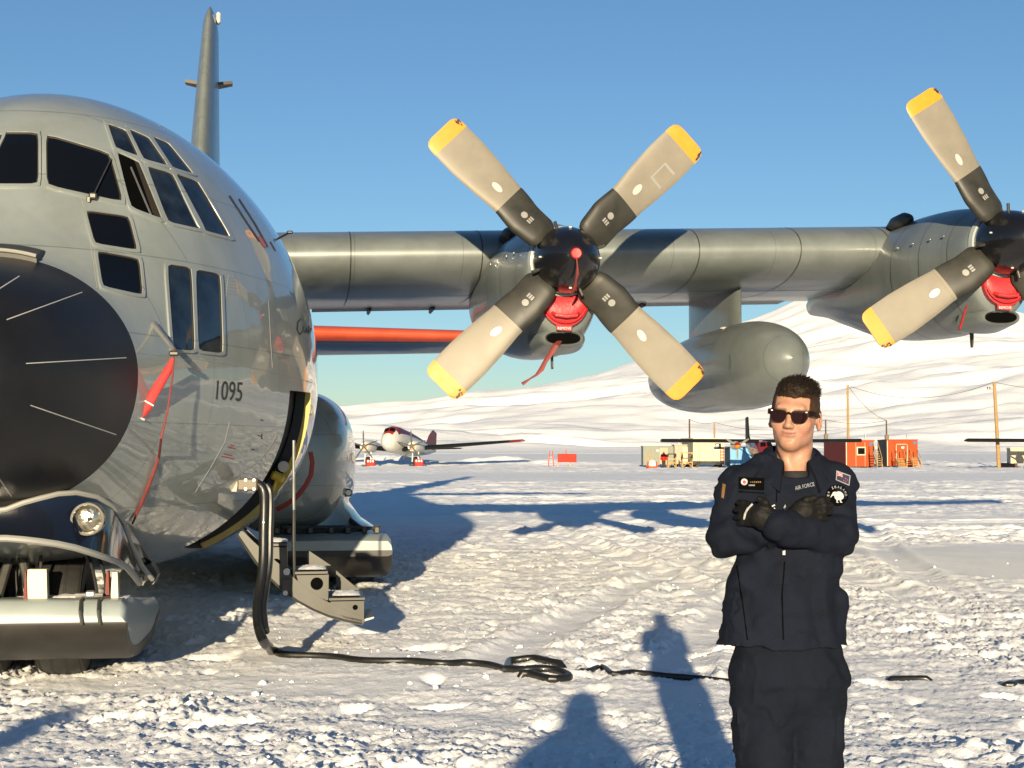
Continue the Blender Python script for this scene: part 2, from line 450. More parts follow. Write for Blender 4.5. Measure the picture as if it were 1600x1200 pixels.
# ================================================================== GROUND
def ground_h(x, y):
    z = -.08 * sstep(6.5, 10.5, y)
    z = z + .05 * fbm(x / 7., y / 11., 3, 11) * sstep(3, 14, y)
    RUTS = ((3.6, -.16, .0016, 17, 46, .28, .05), (2.5, -.14, .0014, 18, 46, .28, .05), (4.9, -.05, -.003, 18, 44, .3, .045),
            (5.6, .10, .006, 20, 38, .25, .05), (6.2, .60, .0, 12.5, 30, .24, .045), (7.4, .60, 0, 12.5, 30, .24, .045), (-.2, .22, .004, 12.2, 30, .24, .045), (1.3, .22, .004, 12.2, 30, .24, .045))
    packed = 0
    for x0, k, c2, y0, y1, w, a in RUTS:
        dd = np.abs(x - (x0 + k * (y - y0) + c2 * (y - y0) ** 2)) / np.sqrt(1 + k * k) / w
        packed = np.maximum(packed, np.exp(-dd ** 4) * sstep(y0 - 1, y0 + 1, y) * sstep(y1 + 3, y1 - 2, y))
    # where the surface is churned, where it is packed smooth
    rough = np.clip(.80 + .65 * fbm(x / 3.2, y / 4.5, 3, 21), .48, 1.3) * (1 + .22 * sstep(10, 16, y)) * (1 - .30 * sstep(22, 34, y))
    wob = .35 * fbm(x / 2.2, y / 2.2, 3, 33)
    s1 = sstep(1.0, .78, np.hypot((x - 9.6) / 5.0, (y - 24.0) / 4.6) + wob * .35)
    s2 = sstep(84, 92, y + 8 * wob) * sstep(128, 118, y + 8 * wob)
    s3 = .7 * sstep(1.0, .75, np.hypot((x + 2.0) / 1.9, (y - 11.2) / .55) + wob * .6)
    s4 = .7 * sstep(1.0, .75, np.hypot((x + 1.4) / 1.0, (y - 12.7) / .5) + wob * .6)
    s5 = .75 * sstep(34, 36, y + 3 * wob) * sstep(42, 40, y + 3 * wob)
    sm = np.clip(s1 + s2 + s3 + s4 + s5, 0, 1)
    A = rough * (1 - .93 * sm) * (1 - .75 * packed)
    near = sstep(48, 24, y)
    boost = 1 + .9 * np.exp(-(((x - 3.3) / 1.7) ** 2 + ((y - 8.2) / 1.6) ** 2))
    c = .028 * fbm(x * 2.1, y * 2.6, 2, 41) * boost
    nm = y < 60.0                                     # the fine grain is only worked out where it can be seen
    xf, yf = x[nm], y[nm]
    wx = .05 * noise2(xf * 8, yf * 8, 45); wy = .05 * noise2(xf * 8 + 9, yf * 8, 46)
    b1 = noise2((xf + wx) * 6.3, (yf + wy) * 6.9, 51)
    b2 = noise2((xf + wx) * 13.7, (yf + wy) * 14.5, 52)
    nf = near[nm]
    patchy = np.clip(noise2(xf * 1.1, yf * 1.3, 56) * 1.3 + .45, .05, 1.2)
    cf = .025 * sstep(.10, .48, b1) * boost[nm] * patchy + .021 * sstep(.02, .36, b2) * (.45 + .55 * patchy)
    cf = cf + nf * (.013 * sstep(-.05, .3, noise2(xf * 27. + b2, yf * 28., 53)) + .008 * noise2(xf * 52., yf * 54., 54))
    c[nm] += cf
    z = z + A * c * (1 - .45 * sstep(18, 60, y))
    # dug-out boot holes
    h1 = noise2(x * 2.3 + 5, y * 1.7, 71)
    z = z - .055 * sstep(.40, .58, h1) * (1 - sm) * sstep(24, 10, y)
    # wind-packed ridges that carry the texture farther out
    f = sstep(12, 30, y)
    z = z + f * (1 - .92 * sm) * (.022 * np.abs(fbm(x * .45, y * .9, 3, 61, .6)) + .045 * fbm(x * 1.5, y * 2.6, 4, 62, .62))
    far = sstep(40, 90, y) * (1 - .96 * s2)
    z = z + far * .16 * np.abs(fbm(x * .16, y * .42, 3, 63, .6))
    # vehicle ruts
    def rut(x0, k, c2, y0, y1, w, amp):
        xc = x0 + k * (y - y0) + c2 * (y - y0) ** 2
        d = (x - xc) / np.sqrt(1 + (k + 2 * c2 * (y - y0)) ** 2) + .04 * noise2(x * .7, y * .7, 81)
        g = sstep(y0 - 2, y0 + 1, y) * sstep(y1 + 3, y1 - 2, y)
        d = np.abs(d) / w
        return .6 * amp * g * (-1.0 * np.exp(-d ** 4) + .9 * np.exp(-((d - 1.45) / .45) ** 2))
    for x0, k, c2, y0, y1, w, a in RUTS:
        z = z + rut(x0, k, c2, y0, y1, w, a)
    for y0, k, w, a in ((31.5, .02, .35, .05), (33.4, -.015, .4, .06), (29.6, .03, .3, .04), (37.5, -.01, .4, .06), (51, .0, .6, .07), (56, .008, .6, .08), (66, 0, .7, .08)):
        d = np.abs(y - (y0 + k * x + .5 * noise2(x * .2, y * .05, 85))) / w
        z = z + a * sstep(-2, 6, x + .15 * (y - 30)) * (-np.exp(-d ** 4) + .9 * np.exp(-((d - 1.5) / .5) ** 2))
    # ploughed berms near the camp
    bm_ = np.exp(-((y - 188 - 6 * noise2(x * .03, y * .01, 91)) / 9) ** 2)
    z = z + bm_ * (.55 + .9 * np.clip(fbm(x * .09, y * .12, 4, 92), -.4, 1)) * (1 - .75 * np.exp(-((x - 32) / 26) ** 2))
    return z
def build_ground():
    rows = np.concatenate([[-90, -40, -20, -10, -5, -2, 0, 1.5, 3, 4.2], np.geomspace(5.2, 250, 1020), np.geomspace(262, 14000, 46)])
    u = np.linspace(-1, 1, 861)
    hw = .42 * np.clip(rows, 5, None) + 3.2
    e = np.geomspace(.06, 40, 14)
    cols = np.concatenate([-(1 + e[::-1]), u, 1 + e])
    X = cols[None, :] * hw[:, None]; Y = np.repeat(rows[:, None], len(cols), 1)
    Z = ground_h(X, Y)
    fade = 1 - sstep(700, 1500, Y); Z = Z * fade
    nr, nc = X.shape
    i = np.arange(nr * nc).reshape(nr, nc)
    Q = np.stack([i[:-1, :-1].ravel(), i[:-1, 1:].ravel(), i[1:, 1:].ravel(), i[1:, :-1].ravel()], 1)
    o = npobj('snow_ground', np.stack([X.ravel(), Y.ravel(), Z.ravel()], 1), Q, M['snow'])
    tag(o, kind='structure')
    return o
ground = build_ground()
def gz(x, y): return float(ground_h(np.array([float(x)]), np.array([float(y)]))[0])
def on_ground(px, py):
    p = at_z(px, py, 0.0)
    for _ in range(4):
        p = at_z(px, py, gz(p.x, p.y))
    return p
def snow_clods():
    """loose crumbs of broken crust lying on the churned snow"""
    rs = np.random.RandomState(12)
    bm = bmesh.new(); bmesh.ops.create_icosphere(bm, subdivisions=1, radius=1.0)
    bv = np.array([v.co for v in bm.verts]); bf = np.array([[v.index for v in f.verts] for f in bm.faces]); bm.free()
    n = 4500
    y = 5.6 + 19 * rs.rand(n) ** 1.7; x = (rs.rand(n) * 2 - 1) * (.40 * y + .8)
    dens = noise2(x * .8, y * .8, 56) + .35 * noise2(x * 2.2, y * 2.2, 57)
    k = dens > -.05 + .25 * rs.rand(n); x, y = x[k], y[k]; n = len(x)
    r = .004 + .014 * rs.rand(n) ** 3 + .018 * (rs.rand(n) > .97)
    z = ground_h(x, y)
    V = bv[None] * (1 + .45 * (rs.rand(n, len(bv), 1) - .5)) * r[:, None, None] * np.stack([.8 + .7 * rs.rand(n), .8 + .7 * rs.rand(n), .5 + .4 * rs.rand(n)], -1)[:, None, :]
    V = V + np.stack([x, y, z + r * .25], -1)[:, None, :]
    Fq = bf[None] + (np.arange(n) * len(bv))[:, None, None]
    o = npobj('snow_crumbs', V.reshape(-1, 3), Fq.reshape(-1, 3), M['snow'], None, False)
    tag(o, 'loose crumbs of broken snow crust scattered over the ground', 'snow', kind='stuff')
snow_clods()
def build_mountain():
    sk = np.array([(-1500, 655), (-700, 640), (0, 641), (545, 637), (600, 636), (640, 634), (690, 626), (748, 611), (800, 609), (840, 603), (920, 588), (1000, 564), (1100, 528), (1165, 503), (1213, 485), (1241, 471), (1274, 460), (1310, 456), (1339, 459), (1420, 463), (1500, 470), (1600, 487), (1800, 540), (2200, 600), (3200, 660)], float)
    YR = 4200.0
    nx, ny = 620, 380
    xs = np.linspace(-3600, 4800, nx); ys = 900 + (9000 - 900) * np.linspace(0, 1, ny) ** 1.5
    X, Y = np.meshgrid(xs, ys)
    prof = np.interp(X, (sk[:, 0] - 800) / FPX * YR, (HORY - sk[:, 1]) / FPX * YR)
    foot = 1250 + 260 * noise2(X / 900, Y / 4000, 5)
    t = np.clip((Y - foot) / (YR - foot), 0, 1)
    low = np.clip(1 - prof / 420., 0, 1)
    ramp = t ** (1.55 - .5 * low)
    ramp = ramp * (1 - .35 * sstep(YR, 8000, Y))
    Z = prof * ramp
    env = sstep(0, .16, t) * (1 - .80 * sstep(.72, 1.0, t)) 
    w = noise2(X / 800., Y / 800., 9) * 160
    r1 = fbm((X + w) / 900., (Y + w) / 420., 5, 15, .5)
    r2 = np.abs(fbm((X - w + .6 * Y) / 560., (Y + w) / 260., 4, 16, .5))
    Z = Z + env * (30 * r1 - 17 * r2 + 8) * (.55 + .45 * np.clip(prof / 250, 0, 1))
    Z = Z + sstep(0, .1, t) * (1.2 * fbm(X / 60., Y / 60., 3, 18) + (1.6 + 3.5 * sstep(.6, 1, t)) * np.abs(fbm(X / 140., Y / 160., 3, 19)))
    Z = np.where(t <= 0, -6, Z)
    i = np.arange(nx * ny).reshape(ny, nx)
    Q = np.stack([i[:-1, :-1].ravel(), i[:-1, 1:].ravel(), i[1:, 1:].ravel(), i[1:, :-1].ravel()], 1)
    o = npobj('snowy_mountain', np.stack([X.ravel(), Y.ravel(), Z.ravel()], 1), Q, M['hillsnow'])
    tag(o, kind='structure')
build_mountain()

# ================================================================== CARGO PLANE
plane = empty('cargo_plane', ORG, PSI)
tag(plane, 'large grey four-engine ski-equipped cargo plane parked nose-on in the snow', 'airplane')
# stations: s, half width, bottom, top, height of greatest width, upper exponent, lower exponent
ST = np.array([
 (0.0,.0,2.14,2.14,2.14,2,2),(.04,.2,1.95,2.34,2.14,2,2),(.15,.37,1.8,2.51,2.15,2,2),(.4,.58,1.58,2.70,2.16,2,2),(.8,.79,1.42,2.86,2.16,2,2.05),(1.3,.985,1.26,3.00,2.18,2,2.1),
 (1.7,1.16,1.08,3.28,2.2,2,2.12),(2.0,1.31,.94,3.58,2.22,2,2.15),(2.45,1.52,.83,4.06,2.25,2,2.2),(3.0,1.76,.72,4.46,2.28,2,2.25),(3.6,1.98,.64,4.67,2.3,2,2.3),(4.3,2.18,.58,4.77,2.32,2.,2.35),
 (5.0,2.27,.56,4.8,2.35,2.,2.4),(6.,2.29,.56,4.82,2.4,2.,2.4),(10,2.29,.56,4.84,2.45,2.,2.35),(16,2.28,.58,4.85,2.5,2.,2.3),(19,2.12,1.0,4.86,2.8,2,2.1),(23,1.5,2.3,4.86,3.6,2,2),(27,.78,3.4,4.8,4.1,2,2),(29.4,.12,4.2,4.5,4.35,2,2)])
NS = 128
def ring_fus(s, inset=0.0, n=NS):
    w, zb, zt, zc, nt_, nb_ = [float(pchip(math.sqrt(s), np.sqrt(ST[:, 0]), ST[:, k])) for k in range(1, 7)]
    w = max(w - inset, .001); zb += inset; zt -= inset
    r = []
    for k in range(n):
        th = 2 * math.pi * k / n
        c, q = math.cos(th), math.sin(th); e = nt_ if q >= 0 else nb_
        b = w * math.copysign(abs(c) ** (2 / e), c)
        z = zc + (zt - zc if q >= 0 else zc - zb) * math.copysign(abs(q) ** (2 / e), q)
        r.append((b, s, z))
    return r
DS0, DS1 = 3.72, 4.42
def build_fuselage():
    rs = [.003, .012, .03, .06, .1, .15, .22, .3, .4, .52, .65, .8, .95, 1.1, 1.22, 1.3]
    mb = MB(); mb.rings([ring_fus(s) for s in rs], cap=(True, False))
    lip = ring_fus(1.3, .02); mb.rings([ring_fus(1.3), lip], cap=(False, False))
    rad = mb.build('radome', M['radome'], plane, auto=60)
    rs = sorted(set([1.304, 1.34] + list(np.round(np.arange(1.4, 3.72, .08), 3)) + [DS0] + list(np.round(np.linspace(DS0, DS1, 6)[1:-1], 3)) + [DS1] + list(np.round(np.arange(4.5, 6.4, .12), 3)) + list(np.arange(6.6, 16.1, .5)) + list(np.arange(16.5, 29.41, .5)) + [29.4]))
    R = [ring_fus(s) for s in rs]
    v = [p for r in R for p in r]; f = []
    i0, i1 = rs.index(DS0), rs.index(DS1)
    # angular range of the crew door (lower left side of the aircraft)
    ref = ring_fus((DS0 + DS1) / 2)
    ks = [k for k in range(int(NS * .75) + 1, NS) if .80 < ref[k][2] < 2.28]
    k0, k1 = min(ks), max(ks)
    for i in range(len(rs) - 1):
        for k in range(NS):
            if i0 <= i < i1 and k0 <= k < k1: continue
            k2 = (k + 1) % NS
            f.append((i * NS + k, (i + 1) * NS + k, (i + 1) * NS + k2, i * NS + k2))
    f.append(tuple((len(rs) - 1) * NS + k for k in range(NS))[::-1])
    fus = obj('fuselage', v, f, M['paint'], plane, True, autosmooth=60)
    # door frame: the thickness of the hull round the opening
    def at(i, k, ins): return ring_fus(rs[i], ins)[k]
    T = .13
    loop = [(i, k0) for i in range(i0, i1)] + [(i1, k) for k in range(k0, k1)] + [(i, k1) for i in range(i1, i0, -1)] + [(i0, k) for k in range(k1, k0, -1)]
    o_ = [at(i, k, .001) for i, k in loop]; n_ = [at(i, k, T) for i, k in loop]
    mb = MB(); mb.rings([o_, n_], cap=(False, False)); mb.build('door_frame', M['rubber'], fus, False)
    aft = [at(i1, k, -.008) for k in range(k0, k1 + 1)]; aft2 = [(b, s + .055, z) for b, s, z in aft]; aft3 = [(b, s + .06, z) for (b, s, z) in [at(i1, k, .02) for k in range(k0, k1 + 1)]]
    ain = [at(i1, k, .045) for k in range(k0, k1 + 1)]; ain = [(b, s - .006, z) for b, s, z in ain]; aft0 = [(b, s - .006, z) for b, s, z in aft]
    mb = MB(); mb.rings([ain, aft0, aft2, aft3], cap=(False, False), closed=False)
    mb.build('door_edge_strip', M['yellowstripe'], fus, True)
    mb = MB(); ins = [ring_fus(s, .14, 48) for s in (2.9, 3.4, 3.8, 4.2, 4.6, 5.4, 6.4)]
    mb.rings(ins); mb.build('cabin_lining', M['cabin'], fus, True)
    return rad, fus, (k0, k1)
radome, fus, (DK0, DK1) = build_fuselage()
BV_F = world_bvh(fus); BV_R = world_bvh(radome)

def px_patch(name, poly, bvh, m, parent, off=.004, n=8, barrel=.10, mirror=False, thick=0.0):
    """a patch lying on a hull, its four corners given clockwise from the upper left"""
    P = [Vector(p) for p in poly]
    v = []; ok = True
    for j in range(n + 1):
        for i in range(n + 1):
            a, b = i / n * 2 - 1, j / n * 2 - 1
            a2 = a * (1 - barrel * b ** 8); b2 = b * (1 - barrel * a ** 8)
            u, w = (a2 + 1) / 2, (b2 + 1) / 2
            q = (P[0] * (1 - u) + P[1] * u) * (1 - w) + (P[3] * (1 - u) + P[2] * u) * w
            h, nr = cast(q.x, q.y, bvh)
            if h is None: return None
            v.append(w2l(h + nr * off))
    f = [(j * (n + 1) + i, (j + 1) * (n + 1) + i, (j + 1) * (n + 1) + i + 1, j * (n + 1) + i + 1) for j in range(n) for i in range(n)]
    if thick:
        N0 = len(v)
        v2 = []
        for j in range(n + 1):
            for i in range(n + 1): pass
    o = obj(name, v, f, m, parent, True)
    if mirror:
        obj(name, [(-p[0], p[1], p[2]) for p in v], [q[::-1] for q in f], m, parent, True)
    return o
def px_frame(name, poly, bvh, m, parent, g0=0.0, g1=4.0, off=.010, n=8, mirror=False, barrel=.10):
    """the raised rim round such a patch: a strip from g0 to g1 picture units outside its edge"""
    P = [Vector(p) for p in poly]; c = sum(P, Vector((0, 0))) / 4
    def ringpts(g, o):
        Q = []
        for k in range(4):
            d0 = (P[k] - P[k - 1]).normalized(); d1 = (P[(k + 1) % 4] - P[k]).normalized()
            n0 = Vector((d0.y, -d0.x)); n1 = Vector((d1.y, -d1.x))
            if n0.dot(P[k] - c) < 0: n0 = -n0
            if n1.dot(P[k] - c) < 0: n1 = -n1
            mm = (n0 + n1); mm = mm / max(.3, mm.dot(n0))
            Q.append(P[k] + mm * g)
        out = []
        E = [(i / n * 2 - 1, -1) for i in range(n)] + [(1, i / n * 2 - 1) for i in range(n)] + [(1 - i / n * 2, 1) for i in range(n)] + [(-1, 1 - i / n * 2) for i in range(n)]
        for a, b in E:
            a2 = a * (1 - barrel * b ** 8); b2 = b * (1 - barrel * a ** 8)
            u, w = (a2 + 1) / 2, (b2 + 1) / 2
            q = (Q[0] * (1 - u) + Q[1] * u) * (1 - w) + (Q[3] * (1 - u) + Q[2] * u) * w
            h, nr = cast(q.x, q.y, bvh)
            if h is None: return None
            out.append(w2l(h + nr * o))
        return out
    R = [ringpts(g0 - .3, .003), ringpts(g0, off), ringpts(g1, off), ringpts(g1 + .6, -.002)]
    if any(r is None for r in R): return None
    mb = MB(); mb.rings(R, cap=(False, False))
    o = obj(name, mb.v, mb.f, m, parent, True, autosmooth=50)
    if mirror: obj(name, [(-p[0], p[1], p[2]) for p in mb.v], [q[::-1] for q in mb.f], m, parent, True, autosmooth=50)
    return o
def px_strip(name, pts, wpx, bvh, m, parent, off=.006, loc=True, sub=6):
    """a thin raised strip following picture points on a hull"""
    Q = []
    for a, b in zip(pts[:-1], pts[1:]):
        for k in range(sub): Q.append(Vector(a).lerp(Vector(b), k / sub))
    Q.append(Vector(pts[-1]))
    W = wpx if isinstance(wpx, (list, tuple)) else [wpx] * len(Q)
    v = []
    for i, q in enumerate(Q):
        t = (Q[min(i + 1, len(Q) - 1)] - Q[max(0, i - 1)]).normalized(); nn = Vector((-t.y, t.x))
        w = W[min(i, len(W) - 1)] / 2
        row = []
        for k, (g, o_) in enumerate(((-1.0, 0), (-.8, off), (.8, off), (1.0, 0))):
            h, nr = cast(q.x + nn.x * w * g, q.y + nn.y * w * g, bvh)
            if h is None: return None
            row.append(w2l(h + nr * o_) if loc else h + nr * o_)
        v.append(row)
    mb = MB(); mb.rings(v, cap=(False, False), closed=False)
    return obj(name, mb.v, mb.f, m, parent, True, autosmooth=50)
def text_flat(s, size=1.0):
    """flat triangles of a line of lettering, baseline at 0, height about size"""
    cu = bpy.data.curves.new('t', 'FONT'); cu.body = s; cu.size = size; cu.resolution_u = 3
    o = bpy.data.objects.new('t', cu); COL.objects.link(o)
    dg = bpy.context.evaluated_depsgraph_get()
    me = bpy.data.meshes.new_from_object(o.evaluated_get(dg))
    bm = bmesh.new(); bm.from_mesh(me); bmesh.ops.triangulate(bm, faces=bm.faces)
    v = [(p.co.x, p.co.y) for p in bm.verts]; f = [[q.index for q in t.verts] for t in bm.faces]
    bm.free(); bpy.data.objects.remove(o); bpy.data.curves.remove(cu); bpy.data.meshes.remove(me)
    return v, f
def px_text(name, s, x0, y0, x1, y1, h, bvh, m, parent, off=.004, shear=0.0, loc=True, toloc=None):
    """lettering lying on a hull: baseline from (x0,y0) to (x1,y1), capital height h, all in picture units"""
    v, f = text_flat(s)
    xs = [p[0] for p in v]; w = max(xs) - min(xs); a = min(xs); hh = max(p[1] for p in v)
    d = Vector((x1 - x0, y1 - y0)); up = Vector((d.y, -d.x)).normalized()
    out = []
    for x, y in v:
        q = Vector((x0, y0)) + d * ((x - a) / w) + up * (y / hh * h) + d.normalized() * shear * y
        hit, nr = cast(q.x, q.y, bvh)
        if hit is None: return None
        p = hit + nr * off
        out.append(toloc(p) if toloc else (w2l(p) if loc else p))
    return obj(name, out, f, m, parent, False)

# ---- cockpit and side windows
WIN = {
 'windshield_center': [(-13, 209), (59, 209), (59, 288), (-13, 288)],
 'windshield_front': [(73, 212), (170, 241), (191, 316), (74, 290)],
 'eyebrow_window': [(169, 196), (196, 206), (214, 244), (181, 232)],
 'eyebrow_window_b': [(202, 204), (231, 217), (260, 259), (224, 249)],
 'eyebrow_window_c': [(238, 215), (262, 226), (300, 272), (269, 262)],
 'side_window_b': [(230, 262), (268, 273), (313, 358), (262, 347)],
 'side_window_c': [(275, 274), (307, 285), (357, 370), (317, 360)],
 'lower_window': [(135, 331), (200, 340), (213, 391), (148, 381)],
 'lower_window_b': [(152, 394), (216, 406), (221, 461), (160, 448)],
 'tall_window': [(261, 415), (297, 420), (302, 547), (270, 545)],
 'tall_window_b': [(305, 423), (342, 430), (346, 551), (309, 547)],
}
plain = {'windshield_center': 'windshield_pane', 'windshield_front': 'windshield_pane', 'eyebrow_window': 'eyebrow_window', 'eyebrow_window_b': 'eyebrow_window', 'eyebrow_window_c': 'eyebrow_window',
         'side_window_b': 'side_window', 'side_window_c': 'side_window', 'lower_window': 'chin_window', 'lower_window_b': 'chin_window', 'tall_window': 'tall_window', 'tall_window_b': 'tall_window'}
for k, p in WIN.items():
    mir = k != 'windshield_center'
    g = M['glass'] if ('windshield' in k or 'lower' in k) else M['glass2']
    px_patch(plain[k], p, BV_F, g, fus, .003, 10, .05, mir)
    px_frame('window_seal', p, BV_F, M['seal'], fus, -.6, 1.0, .007, 8, mir, .05)
    px_frame('window_frame', p, BV_F, M['paint'], fus, 1.2, 5.2, .014, 8, mir, .05)
# sliding side window, pushed open: a black patch painted in for the dark gap, with the thick frame of the pane behind it
p = [(182, 238), (216, 254), (252, 343), (204, 325)]
px_patch('painted_window_gap', p, BV_F, M['hole_black'], fus, .003, 8, .05, True)
px_frame('window_frame', p, BV_F, M['paint'], fus, .6, 4.6, .016, 8, True, .05)
px_patch('sliding_pane_frame', [(209, 252), (216, 255), (251, 342), (238, 336)], BV_F, M['seal'], fus, .010, 6, .02, True)
px_strip('sliding_pane_edge', [(204, 262), (236, 338)], 2.2, BV_F, M['steel'], fus, .010)
# wiper on the front pane
px_strip('wiper_blade', [(172, 252), (146, 306)], 2.2, BV_F, M['darkmetal'], fus, .03)
h, nr = cast(144, 311, BV_F)
mb = MB(); c = w2l(h + nr * .03); mb.box(c, (.06, .05, .05), bev=.012); mb.box(c + Vector((-.03, -.01, -.03)), (.03, .03, .05), bev=.006); mb.build('wiper_motor', M['darkmetal'], fus)
# escape hatch slots on the flank, with a rescue arrow
px_strip('hatch_slot', [(358, 306), (384, 346), (405, 377)], 3.2, BV_F, M['darkmetal'], fus, .004)
px_strip('hatch_slot', [(373, 311), (398, 350), (418, 386)], 3.0, BV_F, M['darkmetal'], fus, .004)
px_patch('rescue_arrow', [(401, 369), (408, 371), (417, 388), (411, 386)], BV_F, M['orange'], fus, .005, 3)
px_strip('hatch_slot', [(422, 378), (430, 392)], 2.4, BV_F, M['darkmetal'], fus, .004)
# skin joints
for pts in ([(216, 552), (300, 560), (380, 572), (440, 584), (487, 598)], [(357, 430), (349, 500), (346, 552)], [(420, 470), (423, 530), (426, 575)], [(359, 659), (352, 690), (330, 730), (305, 770)],
            [(128, 312), (138, 360), (148, 420), (152, 450)]):
    px_strip('skin_joint', pts, 1.3, BV_F, M['logo'], fus, .002)
px_text('serial_number', '1095', 337, 624, 377, 627, 30, BV_F, M['decal_black'], fus)
for k, (a, b) in enumerate((((349, 432), (367, 434)), ((350, 437), (372, 440)), ((350, 442), (369, 445)), ((351, 447), (371, 450)), ((351, 452), (368, 455)), ((351, 457), (370, 460)))):
    px_strip('stencil_line', [a, b], 1.6, BV_F, M['logo'], fus, .002, sub=3)
for pts in ([(346, 713), (366, 717)], [(350, 709), (362, 712)], [(356, 698), (368, 701)], [(360, 695), (366, 697)]):
    px_strip('stencil_line', pts, 1.8, BV_F, M['decal_red'], fus, .002, sub=3)
for pts in ([(407, 656), (411, 657)], [(402, 680), (409, 682)], [(409, 678), (409, 686)], [(393, 702), (398, 703)], [(208, 586), (208, 590)]):
    px_strip('stencil_line', pts, 1.8, BV_F, M['decal_black'], fus, .002, sub=2)
for pts in ([(470, 498), (465, 503), (464, 515), (468, 523), (472, 518)], [(475, 510), (473, 516), (476, 520), (479, 512), (480, 521)], [(483, 508), (482, 520), (486, 512)]):
    px_strip('name_script', pts, 2.0, BV_F, M['decal_black'], fus, .003, sub=3)
# radome: lightning strips and top fairing
for a, b in (((10, 500), (128, 457)), ((40, 568), (197, 559)), ((47, 633), (181, 679)), ((25, 682), (139, 756)), ((-8, 738), (18, 775)), ((-30, 470), (30, 432))):
    o = px_strip('lightning_strip', [a, b], 1.7, BV_R, M['oval'], radome, .004)
    if o is not None and a[0] > -20: obj('lightning_strip', [(-v.co.x, v.co.y, v.co.z) for v in o.data.vertices], [tuple(p.vertices)[::-1] for p in o.data.polygons], M['oval'], radome, True, autosmooth=50)
def hinge():
    mb = MB()
    rr = []
    for a in np.linspace(math.radians(72), math.radians(112), 14):
        r0 = ring_fus(1.27, 0, 360); k = int(round(math.degrees(a))) % 360
        p = Vector(r0[k]); q = Vector(ring_fus(1.45, 0, 360)[k])
        rr.append([p + Vector((0, 0, -.01)), p + Vector((0, -.01, .045)), q.lerp(p, .5) + Vector((0, 0, .05)), q + Vector((0, 0, .02)), q + Vector((0, 0, -.03))])
    mb.rings(rr); mb.build('radome_hinge_fairing', M['darkmetal'], plane)
    mb = MB(); path = [Vector(r[1]) + Vector((0, -.012, 0)) for r in rr]; mb.tube(path, .014, 8)
    mb.build('hinge_rim', M['logo'], plane)
hinge()
# pitot mast
h, nr = cast(240, 507, BV_F)
tipw = h + nr * .36
d = ray(272, 547).normalized(); t = (tipw - CAMV).length
pit_tip = CAMV + d * ((h - CAMV).length - .22)
pl0, pl1 = w2l(h), w2l(pit_tip)
mb = MB(); mb.tube([pl0, pl0.lerp(pl1, .15), pl0.lerp(pl1, .8), pl1], [.028, .022, .019, .016], 12); mb.build('pitot_mast', M['steel'], plane)
mb = MB(); mb.box(pl1 + Vector((0, 0, -.025)), (.07, .07, .035), bev=.01); mb.build('pitot_collar', M['darkmetal'], plane)
PITOT_TIP = pit_tip
# small blade antenna on top of the flank
h, nr = cast(436, 372, BV_F)
if h is not None:
    a = w2l(h); mb = MB(); mb.tube([a, a + Vector((.09, 0, .05))], .010, 8); mb.box(a + Vector((.1, 0, .056)), (.06, .03, .03), bev=.01); mb.build('probe', M['black'], plane)

# ---- nose gear: door, light, wheels, ski
def mirrored(pts): return [(-p[0], p[1], p[2]) for p in reversed(pts)]
def nose_door():
    up = [at_s(x, y, s) for x, y, s in ((10, 796, 1.16), (36, 786, 1.17), (62, 779, 1.19), (90, 772, 1.24), (118, 770, 1.32), (150, 776, 1.45), (175, 790, 1.62), (192, 815, 1.85), (204, 850, 2.1), (222, 885, 2.3), (238, 905, 2.45))]
    lo = [at_s(x, y, s) for x, y, s in ((10, 841, .98), (36, 843, .98), (62, 846, 1.0), (90, 850, 1.05), (118, 856, 1.12), (150, 866, 1.26), (170, 873, 1.45), (186, 879, 1.66), (198, 886, 1.92), (208, 898, 2.15), (218, 911, 2.42))]
    U = mirrored([tuple(p) for p in up]) + [(0, 1.16, up[0].z - .02)] + [tuple(p) for p in up]
    Lw = mirrored([tuple(p) for p in lo]) + [(0, .97, lo[0].z)] + [tuple(p) for p in lo]
    U = [Vector(p) for p in U]; Lw = [Vector(p) for p in Lw]
    n = 8; rows = []
    for j in range(n + 1):
        t = j / n
        rows.append([a.lerp(b, t) + Vector((0, .10 * math.sin(math.pi * t) * .4, 0)) for a, b in zip(U, Lw)])
    back = [[p + Vector((0, .035, .01)) for p in r] for r in rows]
    mb = MB(); mb.rings(rows + back[::-1], cap=(False, False), closed=False)
    door = mb.build('nose_gear_door', M['navy'], plane, True, 50)
    mb = MB(); mb.tube(U, .020, 8); mb.build('door_rim', M['logo'], door)
    mb = MB(); mb.tube(Lw, .024, 8); mb.build('door_rim', M['logo'], door)
    c = at_s(137, 811, 1.26)
    mb = MB(); mb.lathe([(.12, .115), (.0, .118), (-.03, .112), (-.03, .098), (.02, .09)], 'Y', c, 28); mb.build('light_housing', M['black'], door)
    mb = MB(); mb.lathe([(-.012, .001), (-.010, .03), (-.002, .07), (.014, .098)], 'Y', c, 28); mb.build('landing_light', M['lens'], door)
    mb = MB(); mb.tube([c + Vector((0, -.015, 0)), c + Vector((.03, -.014, .002))], .012, 8); mb.build('bulb_shield', M['darkmetal'], door)
    # side door, folded open against the hull
    q = [at_s(x, y, s) for x, y, s in ((178, 795, 1.95), (212, 852, 2.4), (243, 900, 2.9), (230, 914, 2.9), (205, 880, 2.3), (185, 845, 1.95))]
    for sg in (1, -1):
        mb = MB(); mb.prism([(p.x * sg, p.y, p.z) for p in q], (.03 * sg, .05, 0)); mb.build('side_gear_door', M['black'], plane, False)
    q = [at_s(x, y, 2.6) for x, y in ((221, 886), (236, 880), (246, 898), (240, 913), (222, 915))]
    for sg in (1, -1):
        mb = MB(); mb.prism([(p.x * sg, p.y, p.z) for p in q], (0, .25, 0)); mb.build('door_hinge', M['stair'], plane, False)
nose_door()
